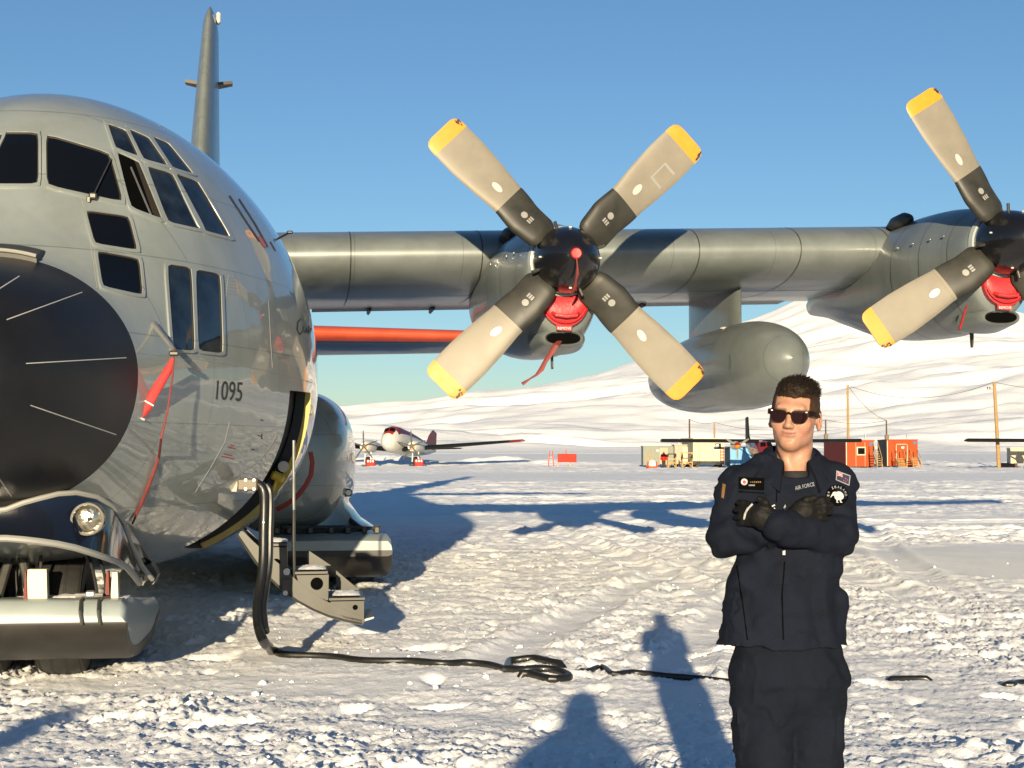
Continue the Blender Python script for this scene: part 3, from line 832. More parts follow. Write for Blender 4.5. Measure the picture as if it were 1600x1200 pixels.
def wheel(name, c, R, w, parent):
    mb = MB(); hw = w / 2
    mb.lathe([(-hw * .7, R * .55), (-hw, R * .75), (-hw * .95, R * .92), (-hw * .6, R * .99), (0, R), (hw * .6, R * .99), (hw * .95, R * .92), (hw, R * .75), (hw * .7, R * .55)], 'X', c, 40, cap=(False, False))
    for g in (-.45, -.15, .15, .45):
        mb.lathe([(g * w - .008, R * 1.002), (g * w, R * .985), (g * w + .008, R * 1.002)], 'X', c, 40)
    t = mb.build('tyre', M['rubber'], parent)
    mb = MB(); mb.lathe([(-hw * .5, .02), (-hw * .62, R * .3), (-hw * .5, R * .57), (hw * .5, R * .57), (hw * .62, R * .3), (hw * .5, .02)], 'X', c, 28, cap=(True, True)); mb.build('rim', M['stair'], parent)
for b in (-.30, .30):
    wroot = empty('nose_wheel', (b, 2.80, .395), 0, plane)
    wheel('nose_wheel', (0, 0, 0), .48, .36, wroot)
mb = MB(); mb.tube([(0, 2.78, .40), (0, 2.72, 1.2)], .075, 16); mb.tube([(-.5, 2.8, .4), (.5, 2.8, .4)], .05, 12); mb.build('nose_gear_strut', M['steel'], plane)
def ski(name, b0, b1, prof_top, prof_bot, par, side=1):
    """prof: (s, z) lines of the deck and of the sole; the sole curls up at the front"""
    s = np.linspace(prof_top[0][0], prof_top[-1][0], 40)
    zt = pchip(s, [p[0] for p in prof_top], [p[1] for p in prof_top]); zb = pchip(s, [p[0] for p in prof_bot], [p[1] for p in prof_bot])
    e = .05
    rows = []; rb = []
    for si, a, c in zip(s, zt, zb):
        m_ = c + min(.10, (a - c) * .4)
        tap = 0.0
        rows.append([(b0 + tap, si, m_), (b0 + .01, si, a - e), (b0 + e, si, a), ((b0 + b1) / 2, si, a + .012), (b1 - e, si, a), (b1 - .01, si, a - e), (b1 - tap, si, m_)])
        rb.append([(b0 - .004, si - .003, m_), (b0, si - .004, c + .02), (b0 + e, si - .004, c), ((b0 + b1) / 2, si - .004, c), (b1 - e, si - .004, c), (b1, si - .004, c + .02), (b1 + .004, si - .003, m_)])
    r = empty(name, (0, 0, 0), 0, par)
    mb = MB(); mb.rings(rows, closed=True, cap=(True, True)); mb.build('ski_body', M['skigrey'], r, True, 50)
    mb = MB(); mb.rings(rb, closed=True, cap=(True, True)); mb.build('ski_sole', M['teflon'], r, True, 50)
    return r
NSK = ski('nose_ski', -.88, .86, [(1.90, .47), (1.94, .54), (2.05, .565), (2.6, .53), (3.6, .40), (4.6, .34)], [(1.90, .38), (1.96, .30), (2.1, .19), (2.4, .09), (2.9, .04), (3.8, .03), (4.6, .16)], plane)
# fittings on the nose ski and its struts
for x0, x1, y0, y1, s, mt, nm in ((41, 74, 890, 940, 2.12, 'cream', 'ski_bracket'), (173, 185, 894, 936, 2.2, 'cream', 'ski_bracket'), (164, 171, 893, 935, 2.25, 'darkred', 'hydraulic_line'), (37, 42, 893, 938, 2.1, 'darkred', 'hydraulic_line')):
    a, b_ = at_s(x0, y0, s), at_s(x1, y1, s)
    mb = MB(); mb.prism([(a.x + .01, s, a.z), (b_.x - .01, s, a.z), (b_.x, s, b_.z - .02), (a.x, s, b_.z - .02)], (0, .10, 0)); mb.build(nm, M[mt], plane, False)
for x in (128, 156):
    a = at_s(x, 934, 2.0); mb = MB()
    mb.tube([(a.x, 2.06, .57), (a.x, 1.96, .565), (a.x + .005, 1.885, .50), (a.x + .02, 1.875, .40)], .013, 8); mb.build('ski_hinge_strap', M['stair'], NSK)
a = at_s(118, 935, 2.02); b_ = at_s(160, 936, 2.02)
mb = MB(); mb.tube([(a.x, 2.02, .60), (b_.x, 2.02, .60)], .018, 8); mb.box((a.x * .45 + b_.x * .55, 2.02, .61), (.07, .05, .05), bev=.012); mb.build('ski_rod', M['steel'], NSK)
mb = MB(); mb.tube([(.12, 2.3, .55), (.0, 2.4, 1.05)], .035, 10); mb.tube([(-.12, 2.3, .55), (.0, 2.4, 1.05)], .035, 10); mb.build('drag_brace', M['darkmetal'], plane)

# ---- wings
def foil(c, t, m=.02, tilt=.05, n=26):
    x = (1 - np.cos(np.linspace(0, np.pi, n))) / 2
    yt = 5 * t * (.2969 * np.sqrt(x) - .126 * x - .3516 * x ** 2 + .2843 * x ** 3 - .1036 * x ** 4) * 1.0
    yc = m * 4 * x * (1 - x) - tilt * x
    up = [(a * c, b * c) for a, b in zip(x, yc + yt)]; lo = [(a * c, b * c) for a, b in zip(x, yc - yt)]
    return up + lo[::-1][1:-1]
WZ0, WDIH, WS0 = 4.10, math.tan(math.radians(1.75)), 9.9
def wing_sec(b):
    k = max(0.0, (abs(b) - 10.5) / 9.7)
    c = 4.9 - 2.5 * k; s0 = WS0 + .75 * k
    z0 = WZ0 + abs(b) * WDIH
    return [(b, s0 + x, z0 + z) for x, z in foil(c, .175 - .04 * k)]
WSEC = [1.0, 2.2, 3.2, 4.3, 5.2, 6.4, 7.6, 8.8, 10.0, 10.5, 12, 14, 16, 18, 19.6, 20.1]
for sg in (1, -1):
    mb = MB(); R = [wing_sec(sg * b) for b in WSEC]
    tip = [(sg * 20.35, p[1] * .5 + .5 * 12.2, p[2] * .3 + .7 * R[-1][0][2]) for p in R[-1]]
    mb.rings(R + [tip]); wing = mb.build('wing', M['paint2'], plane, True, 40)
    # joints across the leading edge, and the spar joint along the underside
    for b in (2.75, 4.45, 7.35, 8.75, 10.0):
        sec = [Vector(p) for p in wing_sec(sg * b)]; N = len(sec)
        path = [sec[i % N] + Vector((0, 0, 0)) for i in list(range(-14, 12))]
        rr = []
        for p in path:
            c_ = Vector((p.x, WS0 + 1.6, WZ0 + abs(b) * WDIH)); q = p + (p - c_).normalized() * .004
            rr.append([q + Vector((-.008, 0, 0)), q + Vector((.008, 0, 0))])
        mb = MB(); mb.rings(rr, cap=(False, False), closed=False); mb.build('wing_joint', M['darkmetal'], wing)
    rr = []
    for b in np.linspace(2.3, 10.2, 30):
        sec = wing_sec(sg * b); p = Vector(sec[-9]) + Vector((0, 0, -.004)); q = Vector(sec[-9]).lerp(Vector(sec[-10]), .12) + Vector((0, 0, -.004))
        rr.append([p, q])
    mb = MB(); mb.rings(rr, cap=(False, False), closed=False); mb.build('wing_joint', M['oval'], wing)
    # flap edge with hinge fairings
    rr = []
    for b in np.linspace(2.3, 10.0, 20):
        p = Vector(wing_sec(sg * b)[25]); rr.append([p + Vector((0, -.9, -.02)), p + Vector((0, -.05, -.05)), p + Vector((0, .05, -.03)), p + Vector((0, -.6, .06))])
    mb = MB(); mb.rings(rr); mb.build('flap', M['logo'], wing)
    for b in (3.2, 4.2, 6.8, 7.6, 9.0):
        p = Vector(wing_sec(sg * b)[25]); mb = MB(); mb.box(p + Vector((0, -.3, -.07)), (.05, .7, .07), bev=.02); mb.build('flap_track', M['darkmetal'], wing)

# ---- engines and propellers
def egg(s, w, t, bt, zc=-.08, n=48, e=2.0):
    r = []
    for k in range(n):
        a = 2 * math.pi * k / n; c, q = math.cos(a), math.sin(a)
        ee = e if q >= 0 else 2.2
        r.append((w * math.copysign(abs(c) ** (2 / ee), c), s, zc + (t - zc if q >= 0 else zc - bt) * math.copysign(abs(q) ** (2 / ee), q)))
    return r
def make_nacelle(par, loc):
    root = empty('engine_nacelle', loc, 0, par)          # origin: the propeller hub
    mb = MB()
    prof = [(.17, .375, .375, -.60), (.20, .41, .41, -.79), (.28, .445, .43, -.86), (.45, .475, .46, -.92), (.9, .55, .55, -.98), (1.6, .64, .62, -1.02), (2.4, .68, .64, -1.0), (3.4, .68, .60, -.92), (4.6, .6, .45, -.68), (5.8, .42, .2, -.42), (6.9, .12, -.12, -.26)]
    S = np.concatenate([np.linspace(.17, .45, 7), np.linspace(.6, 6.9, 26)])
    P = np.array(prof)
    mb.rings([egg(s, *[float(pchip(s, P[:, 0], P[:, k])) for k in (1, 2, 3)]) for s in S]); mb.build('cowling', M['paint2'], root, True, 50)
    mb = MB(); mb.lathe([(.135, .375), (.135, .405), (.20, .424), (.215, .41)], 'Y', (0, 0, 0), 48); mb.build('cowl_ring', M['skigrey'], root)
    # oil cooler scoop under the intake
    def oval(s, a, b, zc, n=40): return [(a * math.copysign(abs(math.cos(t)) ** .8, math.cos(t)), s, zc + b * math.copysign(abs(math.sin(t)) ** .9, math.sin(t))) for t in [2 * math.pi * k / n for k in range(n)]]
    mb = MB(); mb.rings([oval(.75, .34, .17, -.87), oval(.35, .275, .115, -.875), oval(.24, .24, .095, -.88), oval(.215, .22, .08, -.88), oval(.25, .195, .062, -.88), oval(.7, .18, .05, -.88)], cap=(False, False)); mb.build('oil_cooler_lip', M['paint2'], root)
    mb = MB(); mb.rings([oval(.224, .197, .063, -.88), oval(.226, .01, .005, -.88)], cap=(False, True)); mb.build('painted_cooler_opening', M['hole_black'], root)  # black ellipse across the scoop, painting in its dark inside
    # exhaust bulge on top and a drain mast below
    mb = MB(); mb.lathe([(0, .005), (.05, .07), (.18, .11), (.5, .10), (.8, .02)], 'Y', (-.34, 2.1, .60), 16); mb.build('bleed_air_scoop', M['darkmetal'], root)
    mb = MB(); mb.prism([(-.012, 1.0, -.97), (-.012, 1.08, -.97), (-.006, 1.07, -1.19), (-.006, 1.03, -1.19)], (.024, 0, 0)); mb.build('drain_mast', M['darkmetal'], root)
    # panel edges round the cowling
    for s in (.62, 1.25, 2.0):
        w, t, bt = [float(pchip(s, P[:, 0], P[:, k])) for k in (1, 2, 3)]
        mb = MB(); mb.rings([egg(s - .004, w + .004, t + .004, bt - .004), egg(s + .004, w + .005, t + .005, bt - .005)], cap=(False, False)); mb.build('cowl_joint', M['darkmetal'], root)
    mb = MB()
    for sg in (-1, 1):
        for s in (.7, 1.0, 1.4, 1.8):
            mb.box((sg * (float(pchip(s, P[:, 0], P[:, 1])) - .003), s, .16), (.02, .05, .025), bev=.006)
    mb.build('cowl_latches', M['steel'], root)
    return root
def blade_ring(r, ch, th, tw, off=0.0, n=20):
    """closed section of the blade at radius r: chord along z, thickness along y"""
    R = []
    c, s = math.cos(tw), math.sin(tw)
    for k in range(n):
        a = 2 * math.pi * k / n
        z = ch / 2 * math.cos(a) + off; y = th / 2 * math.sin(a) * (1 + .35 * math.cos(a))
        R.append((r, y * c - z * s, y * s + z * c))
    return R
BCH = lambda r: float(np.interp(r, [.9, 1.0, 1.3, 1.6, 1.85, 1.96, 2.01, 2.045, 2.06], [.43, .445, .50, .53, .52, .505, .48, .41, .33]))
BTH = lambda r: float(np.interp(r, [.9, 1.3, 1.9, 2.06], [.085, .06, .035, .015]))
BTW = lambda r: math.radians(float(np.interp(r, [.4, .9, 2.06], [20, 14, 6])))
def make_blade(par):
    rs = list(np.linspace(.90, 1.885, 16)); mb = MB(); mb.rings([blade_ring(r, BCH(r), BTH(r), BTW(r)) for r in rs], cap=(True, False)); b = mb.build('blade', M['blade'], par, True, 60)
    rs = [1.885, 1.92, 1.96, 1.99, 2.01, 2.03, 2.045, 2.055, 2.06]; mb = MB(); mb.rings([blade_ring(r, BCH(r) + .001, BTH(r) + .001, BTW(r)) for r in rs], cap=(False, True)); tp = mb.build('blade_tip', M['yellow'], par, True, 60)
    prof = [(.36, .36, .12, 0), (.41, .42, .16, .0), (.45, .44, .16, .0), (.60, .45, .15, .016), (.68, .46, .14, .024), (.80, .465, .125, .010), (.92, .455, .11, .0), (.955, .45, .10, 0)]
    P = np.array(prof); mb = MB()
    mb.rings([blade_ring(r, float(np.interp(r, P[:, 0], P[:, 1])), float(np.interp(r, P[:, 0], P[:, 2])), BTW(r), float(np.interp(r, P[:, 0], P[:, 3])), 24) for r in [.36, .41, .45, .5, .56, .62, .66, .7, .76, .84, .92, .955]]); cf = mb.build('blade_cuff', M['cuff'], par, True, 60)
    mb = MB(); mb.rings([blade_ring(r, BCH(r) + .008, BTH(r) + .006, BTW(r)) for r in (.955, 1.0)], cap=(True, True)); band = mb.build('blade_band', M['oval'] if False else M['blade'], par, True, 60)
    return [b, tp, cf, band]
def facing(r, z, lift):
    tw = BTW(r); th = BTH(r) if r > .95 else float(np.interp(r, [.45, .60, .68, .80, .955], [.16, .15, .14, .125, .10])); z0 = 0.0 if r > .95 else .016; z = z - z0
    ch = BCH(r) if r > .95 else .45
    ca = max(-1, min(1, 2 * z / ch)); y = -(th / 2) * math.sqrt(1 - ca * ca) * (1 + .35 * ca) - lift
    z = z + z0
    return Vector((r, y * math.cos(tw) - z * math.sin(tw), y * math.sin(tw) + z * math.cos(tw)))
def disc_on_blade(name, r0, z0, a, b, m, par, lift=.004, n=20, rot=0.0, poly=None):
    pts = poly or [(a * math.cos(t), b * math.sin(t)) for t in [2 * math.pi * k / n for k in range(n)]]
    c, s = math.cos(rot), math.sin(rot)
    v = [facing(r0, z0, lift)] + [facing(r0 + x * c - z * s, z0 + x * s + z * c, lift) for x, z in pts]
    return obj(name, v, [(0, k + 1, (k + 1) % len(pts) + 1) for k in range(len(pts))], m, par, False)
def make_propeller(par, loc, rot0, seedv, patch=None):
    root = empty('propeller', loc, 0, par)
    mb = MB(); prof = [(-.58, .003), (-.575, .04), (-.55, .10), (-.48, .185), (-.36, .275), (-.2, .345), (-.05, .378), (.08, .386), (.125, .382), (.13, .30)]
    mb.lathe(prof, 'Y', (0, 0, 0), 56, cap=(True, True)); mb.build('spinner', M['black'], root, True, 50)
    rnd = random.Random(seedv)
    first = make_blade(root)
    alld = []
    for k in range(4):
        ang = -(rot0 + k * math.pi / 2)
        parts = first if k == 0 else [p.copy() for p in first]
        for p in parts:
            if k: COL.objects.link(p); p.parent = root
            p.rotation_euler = (0, ang, 0)
        extra = []
        extra.append(disc_on_blade('oval_plate', 1.17 + rnd.uniform(-.03, .05), rnd.uniform(-.02, .04), .075, .04, M['oval'] if rnd.random() < .6 else M['white'], root, rot=rnd.uniform(-.2, .2)))
        extra.append(disc_on_blade('cuff_emblem', .66, .03, .052, .032, M['chip'], root, .006, poly=[(-.08, -.05), (.08, -.05), (.08, .05), (-.08, .05)]))
        extra.append(disc_on_blade('cuff_emblem', .705, .03, .04, .042, M['logo'], root, .009))
        for i in range(3): extra.append(disc_on_blade('cuff_emblem', .618, -.005 + i * .032, .05, .01, M['logo'], root, .009, poly=[(-.028, -.011), (.024, -.011), (.024, .011), (-.028, .011)]))
        # worn paint at the tip
        if rnd.random() < .65 or k == 0:
            sgn = rnd.choice((-1, 1))
            for i in range(12):
                r = rnd.uniform(1.93, 2.035); z = sgn * (BCH(r) / 2 - abs(rnd.gauss(0, .02)) - .006); s = rnd.uniform(.006, .018)
                extra.append(disc_on_blade('tip_wear', r, z, s, s, M['chip'], root, .003, poly=[(s * rnd.uniform(.5, 1.6) * math.cos(t), s * rnd.uniform(.5, 1.1) * math.sin(t)) for t in [2 * math.pi * q / 7 for q in range(7)]]))
        if patch == k:
            extra.append(disc_on_blade('repair_patch', 1.50, -.085, .1, .1, M['logo'], root, .003, poly=[(-.13, -.09), (.13, -.09), (.13, .09), (-.13, .09)]))
            extra.append(disc_on_blade('repair_patch', 1.50, -.085, .1, .1, M['blade'], root, .005, poly=[(-.10, -.085), (.10, -.085), (.10, .07), (-.10, .07)]))
        for p in extra: p.rotation_euler = (0, ang, 0)
    # small bright fastenings round the spinner
    for k in range(4):
        mb = MB(); a = rot0 + math.pi / 4 + k * math.pi / 2
        mb.box((.345 * math.cos(a), -.22, .345 * math.sin(a)), (.035, .02, .02), bev=.005)
        mb.build('spinner_fastener', M['oval'], root)
    for k in range(4):
        mb = MB(); a = rot0 + k * math.pi / 2 - .42
        p = Vector((.37 * math.cos(a), -.10, .37 * math.sin(a))); mb.tube([p * .96, Vector((.45 * math.cos(a), -.12, .45 * math.sin(a)))], .02, 8)
        mb.build('deicing_lead', M['stair'], root)
    return root
HUB1, HUB2 = (5.12, 7.45, 3.84), (10.48, 7.45, 4.15)
for hub, r0, sd, pt in ((HUB1, math.radians(45), 3, 0), (HUB2, math.radians(32.5), 8, None), ((-HUB1[0], HUB1[1], HUB1[2]), math.radians(45), 5, None), ((-HUB2[0], HUB2[1], HUB2[2]), math.radians(20), 6, None)):
    make_nacelle(plane, hub); make_propeller(plane, hub, r0, sd, pt)

# ---- underwing fuel tank on its pylon
for sg in (1, -1):
    b, s0, z, R_, L_ = 8.22 * sg, 8.75, 2.83, .60, 7.0
    prof = []
    for u in np.linspace(0, 1, 60):
        r = R_ * (math.sqrt(max(0, 1 - ((.27 - u) / .27) ** 2)) if u < .27 else 1.0 if u < .5 else math.sqrt(max(0, 1 - ((u - .5) / .5) ** 2)))
        prof.append((u * L_, max(r, .002)))
    mb = MB(); mb.lathe(prof, 'Y', (b, s0, z), 56, cap=(True, True)); tank = mb.build('fuel_tank', M['paint2'], plane, True, 60)
    mb = MB()
    def pyl(zz, sa, sb, t):
        n = 20; r = []
        for k in range(n):
            a = 2 * math.pi * k / n
            r.append((b + t / 2 * math.sin(a), (sa + sb) / 2 - (sb - sa) / 2 * math.cos(a), zz))
        return r
    mb.rings([pyl(z + .40, 10.95, 13.7, .24), pyl(z + .75, 10.95, 13.7, .22), pyl(4.1, 10.95, 13.7, .22), pyl(4.40, 10.95, 13.6, .22)]); mb.build('tank_pylon', M['paint2'], plane, True, 50)
    mb = MB(); mb.rings([[(b + .128 * -sg, 12.6, 3.60), (b + .128 * -sg, 13.1, 3.60)], [(b + .128 * -sg, 12.2, 3.32), (b + .128 * -sg, 13.2, 3.32)]], cap=(False, False), closed=False)
    mb = MB(); mb.lathe([(0, .07), (.02, .06), (.035, .01)], 'Z', (b - .25 * sg, 10.9, z + .53), 16); mb.build('filler_cap', M['oval'], plane)

# ---- tail
def fin_sec(z):
    k = (z - 4.5) / 7.4
    sl = 20.3 + 4.5 * k - .9 * math.sin(math.pi * k) * .4; c = 7.6 - 4.7 * k
    t = (.80 - .52 * k ** 1.2) / c
    x = [(1 - math.cos(math.pi * i / 19)) / 2 for i in range(20)]
    y = [5 * t * (.2969 * math.sqrt(a) - .126 * a - .3516 * a * a + .2843 * a ** 3 - .1036 * a ** 4) * c for a in x]
    return [(.06 + yy, sl + a * c, z) for a, yy in zip(x, y)] + [(.06 - yy, sl + a * c, z) for a, yy in list(zip(x, y))[::-1][1:-1]]
mb = MB(); R = [fin_sec(z) for z in np.linspace(4.5, 11.3, 18)]
last = R[-1]
for dz, k in ((.2, .82), (.35, .55), (.46, .25), (.5, .08)):
    cs = sum(p[1] for p in last) / len(last)
    R.append([(.06 + (p[0] - .06) * k, cs + (p[1] - cs) * (.55 + .45 * k) + .1, 11.3 + dz) for p in last])
mb.rings(R); fin = mb.build('tail_fin', M['paint2'], plane, True, 50)
for sg in (1, -1):
    mb = MB(); mb.prism([(.06 + sg * .18, 24.6, 9.86), (.06 + sg * .18, 25.0, 9.86), (.06 + sg * .52, 24.95, 9.93), (.06 + sg * .52, 24.7, 9.93)], (0, 0, .07)); mb.build('tail_antenna', M['socket'], fin, False)
mb = MB(); mb.box((.24, 25.2, 11.55), (.09, .2, .26), bev=.03); mb.build('fin_light', M['cream'], fin)
for sg in (1, -1):
    def ssec(b):
        k = b / 8.8; c = 4.7 - 2.3 * k; s0 = 23.7 + 1.7 * k
        return [(sg * b, s0 + x, 4.30 + .004 * b + z) for x, z in foil(c, .12, 0, .065, 26)]
    B = [.3, 2, 4, 6, 8, 8.5, 8.7]
    R = [ssec(b) for b in B]; R[-1] = [(p[0] + sg * .1, p[1] * .6 + .4 * 26.5, p[2] * .3 + .7 * 4.33) for p in R[-1]]
    mb = MB(); mb.rings(R); st = mb.build('tailplane', M['tail_grey'], plane, True, 50)
    N = 50
    idx = list(range(-4, 12))
    R = [[r[i % len(r)] for i in idx] for r in R]; R = [[(p[0], p[1] - .012, p[2] + (.010 if i >= 0 else -.010)) for i, p in zip(idx, r)] for r in R]
    mb = MB(); mb.rings(R, cap=(False, False), closed=False); mb.build('leading_edge', M['orange'], st, True, 50)

# ---- landing gear pods and main skis
def pod_ring(s, w, zb, zt, bc, n=56):
    zc = zb + (zt - zb) * .50; r = []
    for k in range(n):
        a = 2 * math.pi * k / n; c, q = math.cos(a), math.sin(a); e = 2.6
        r.append((bc + w * math.copysign(abs(c) ** (2 / e), c), s, zc + (zt - zb) / 2 * math.copysign(abs(q) ** (2 / e), q)))
    return r
PODM = []
for sg in (1, -1):
    prof = np.array([(9.0, .10, 1.35, 1.75), (9.08, .42, 1.0, 2.08), (9.3, .62, .75, 2.28), (9.7, .76, .62, 2.40), (10.4, .86, .57, 2.45), (12, .88, .55, 2.45), (15, .86, .57, 2.4), (16.5, .6, .75, 2.1), (17.6, .1, 1.3, 1.5)])
    S = np.concatenate([np.linspace(9.0, 9.3, 7), np.linspace(9.4, 10.4, 8), np.linspace(11, 17.6, 16)])
    mb = MB(); mb.rings([pod_ring(s, float(pchip(s, prof[:, 0], prof[:, 1])), float(pchip(s, prof[:, 0], prof[:, 2])), float(pchip(s, prof[:, 0], prof[:, 3])), sg * 1.98) for s in S])
    pod = mb.build('landing_gear_pod', M['paint'], plane, True, 60); PODM.append(pod)
    # flared fairing between pod and ski
    rr = []
    for s, k in ((9.45, .0), (9.7, .55), (10.3, 1.0), (12.0, 1.0), (14, .6)):
        rr.append([(sg * (2.5 + .26 * min(1, k + .3)), s, 1.25), (sg * (2.66 + .10 * k), s, 1.0), (sg * (2.70 + .22 * k), s, .78), (sg * (2.74 + .42 * k), s, .62), (sg * 2.3, s, .62), (sg * 2.3, s, 1.2)])
    mb = MB(); mb.rings(rr); mb.build('pod_fairing', M['paint'], plane, True, 60)
    sk_ = ski('main_ski', sg * 2.5 - .72, sg * 2.5 + .72, [(8.75, .58), (8.8, .635), (9.0, .65), (9.8, .60), (11, .5), (15.3, .4)], [(8.75, .40), (8.85, .30), (9.2, .17), (9.9, .06), (11, .0), (14.5, .0), (15.3, .2)], plane)
    for b in (1.85, 2.3):
        wr = empty('main_wheel', (sg * b, 11.5, .46), 0, plane); wheel('main_wheel', (0, 0, 0), .55, .36, wr)
    mb = MB()
    for b in (1.85, 2.0, 2.25, 2.5, 2.7, 2.9, 3.05):
        mb.box((sg * b, 9.15 + .1 * (b % .3), .70), (.07, .3, .09), bev=.015)
    mb.tube([(sg * 1.9, 9.05, .74), (sg * 3.05, 9.05, .72)], .02, 8); mb.tube([(sg * 2.75, 9.0, .69), (sg * 3.1, 9.3, .72)], .018, 8)
    mb.build('ski_fittings', M['stair'], sk_)
    mb = MB(); mb.box((sg * 2.2, 9.6, .66), (1.0, .5, .16), bev=.03); mb.tube([(sg * 2.9, 9.2, .68), (sg * 2.6, 9.9, .9)], .035, 10); mb.tube([(sg * 2.0, 9.2, .68), (sg * 2.1, 9.9, 1.0)], .05, 10); mb.build('ski_linkage', M['darkmetal'], plane)
BV_P = world_bvh(PODM[0])
px_strip('warning_arc', [(485, 706), (488, 722), (486, 742), (478, 758), (464, 776), (448, 788), (432, 796)], 7.5, BV_P, M['decal_red'], PODM[0], .004)
a = at_s(541, 769, 9.9)
mb = MB(); mb.lathe([(-.12, .03), (-.11, .05), (.02, .05), (.14, .045)], 'Y', (a.x + .02, 9.75, a.z), 16, cap=(True, True)); mb.box((a.x - .05, 9.85, a.z), (.12, .16, .09), bev=.03); mb.build('pod_light', M['black'], plane)
mb = MB(); mb.lathe([(-.001, .001), (0, .035)], 'Y', (a.x + .02, 9.625, a.z), 16); mb.build('pod_light_lens', M['steel'], plane)

# ---- crew door let down as a stair
def crew_door():
    root = empty('crew_door', (1.6, DS0, .85), 0, plane)
    o = Vector((1.6, DS0, .85)); s0, s1 = DS0 + .02, DS1 - .02
    def q(x, y): 
        p = at_s(x, y, s0); return (p.x - o.x, s0 - o.y, p.z - o.z)
    W = (0, s1 - s0, 0)
    low = [(371, 838), (384, 857), (401, 882), (420, 904), (441, 924), (466, 942), (490, 955), (514, 965), (540, 972), (566, 977)]
    up = [(x + 5, y - 8) for x, y in low]
    mb = MB()
    rr = [[q(*b), q(*a)] for a, b in zip(low, up)]
    full = [[Vector(a), Vector(b), Vector(b) + Vector(W), Vector(a) + Vector(W)] for a, b in rr]
    mb.rings(full); mb.build('door_skin', M['stair'], root, True, 40)
    # front stringer
    low2 = up; up2 = [(380, 830), (396, 846), (418, 866), (440, 884), (462, 905), (486, 925), (508, 938), (528, 948), (552, 958), (568, 966)]
    mb = MB(); mb.rings([[Vector(q(*a)) + Vector((0, e, 0)) for a, e in ((l_, -.012), (u_, -.012), (u_, .02), (l_, .02))] for l_, u_ in zip(low2, up2)]); mb.build('stringer', M['stair'], root, True, 40)
    mb = MB(); mb.rings([[Vector(q(*a)) + Vector((0, W[1] + e, 0)) for a, e in ((l_, -.02), (u_, -.02), (u_, .02), (l_, .02))] for l_, u_ in zip(low2, up2)]); mb.build('stringer', M['stair'], root, True, 40)
    mb = MB(); mb.tube([Vector(q(x - 1, y - 3)) + Vector((0, -.02, 0)) for x, y in low], .010, 6); mb.build('door_seal', M['darkmetal'], root)
    boxes = [[(409, 855), (446, 855), (447, 897), (437, 896), (411, 866)], [(463, 899), (511, 898), (510, 938), (488, 928), (466, 910)], [(516, 940), (566, 939), (566, 972), (540, 966), (518, 954)]]
    holes = [(432, 879, 6), (495, 912, 9.5), (555, 949, 4)]
    treads = [((406, 853), (449, 853)), ((461, 897), (512, 896)), ((514, 938), (570, 937))]
    for bx, (hx, hy, hr), (ta, tb) in zip(boxes, holes, treads):
        mb = MB(); mb.prism([q(*p) for p in bx], (0, .018, 0)); mb.build('step_side', M['stair'], root, False)
        mb = MB(); mb.prism([tuple(Vector(q(*p)) + Vector((0, W[1] - .02, 0))) for p in bx], (0, .018, 0)); mb.build('step_side', M['stair'], root, False)
        c = Vector(q(hx, hy)); r = hr / 175
        mb = MB(); mb.lathe([(-.003, r), (-.004, r * .95), (-.003, .001)], 'Y', c, 24); mb.build('painted_lightening_hole', M['hole_black'], root)  # black disc on the panel, painting in the dark of a hole
        a, b = Vector(q(*ta)), Vector(q(*tb))
        mb = MB(); mb.prism([a + Vector((0, -.02, 0)), b + Vector((0, -.02, 0)), b + Vector((0, -.02, .02)), a + Vector((0, -.02, .02))], (0, W[1] + .04, 0)); mb.build('tread', M['stair'], root, False)
        r1, r2 = Vector(q(bx[1][0], bx[1][1])), Vector(q(bx[2][0], bx[2][1]))
        mb = MB(); mb.prism([r1, r2, r2 + Vector((.015, 0, 0)), r1 + Vector((.015, 0, 0))], W); mb.build('riser', M['stair'], root, False)
        mid = (r1 + r2) / 2
        for t in (.25, .62):
            mb = MB(); mb.prism([mid + Vector((.018, W[1] * t, -.05)), mid + Vector((.018, W[1] * t + .07, -.05)), mid + Vector((.018, W[1] * t + .07, .05)), mid + Vector((.018, W[1] * t, .05))], (.002, 0, 0)); mb.build('painted_lightening_hole', M['hole_black'], root, False)  # black plate on the riser, painting in the dark of a hole
    # gussets on the far side
    for g in ([(481, 866), (481, 892), (520, 892)], [(528, 900), (528, 932), (566, 932)]):
        mb = MB(); mb.prism([Vector(q(*p)) + Vector((0, W[1] - .05, 0)) for p in g], (0, .02, 0)); mb.build('gusset', M['stair'], root, False)
    a = Vector(q(566, 972)); mb = MB(); mb.prism([a, a + Vector((.10, 0, .03)), a + Vector((.10, 0, .045)), a + Vector((0, 0, .02))], W); mb.build('step_lip', M['steel'], root, False)
    # handrail post and its foot
    a, b = Vector(q(459, 688)) + Vector((0, .03, 0)), Vector(q(459, 906)) + Vector((0, .03, 0))
    mb = MB(); mb.tube([a, a.lerp(b, .52)], .013, 10); mb.build('handrail', M['steel'], root)
    mb = MB(); mb.tube([a.lerp(b, .5), b], .017, 10); mb.build('handrail', M['stair'], root)
    mb = MB(); mb.prism([q(441, 905), q(455, 905), q(449, 929), q(441, 929)], (0, -.03, 0)); mb.build('rail_bracket', M['black'], root, False)
    mb = MB(); mb.tube([Vector(q(448, 893)) + Vector((0, -.03, 0)), Vector(q(448, 893)) + Vector((0, .02, 0))], .03, 12); mb.tube([Vector(q(446, 926)) + Vector((0, -.04, 0)), Vector(q(446, 926)) + Vector((0, .02, 0))], .022, 12); mb.build('rail_bolts', M['oval'], root)
door_root = crew_door()
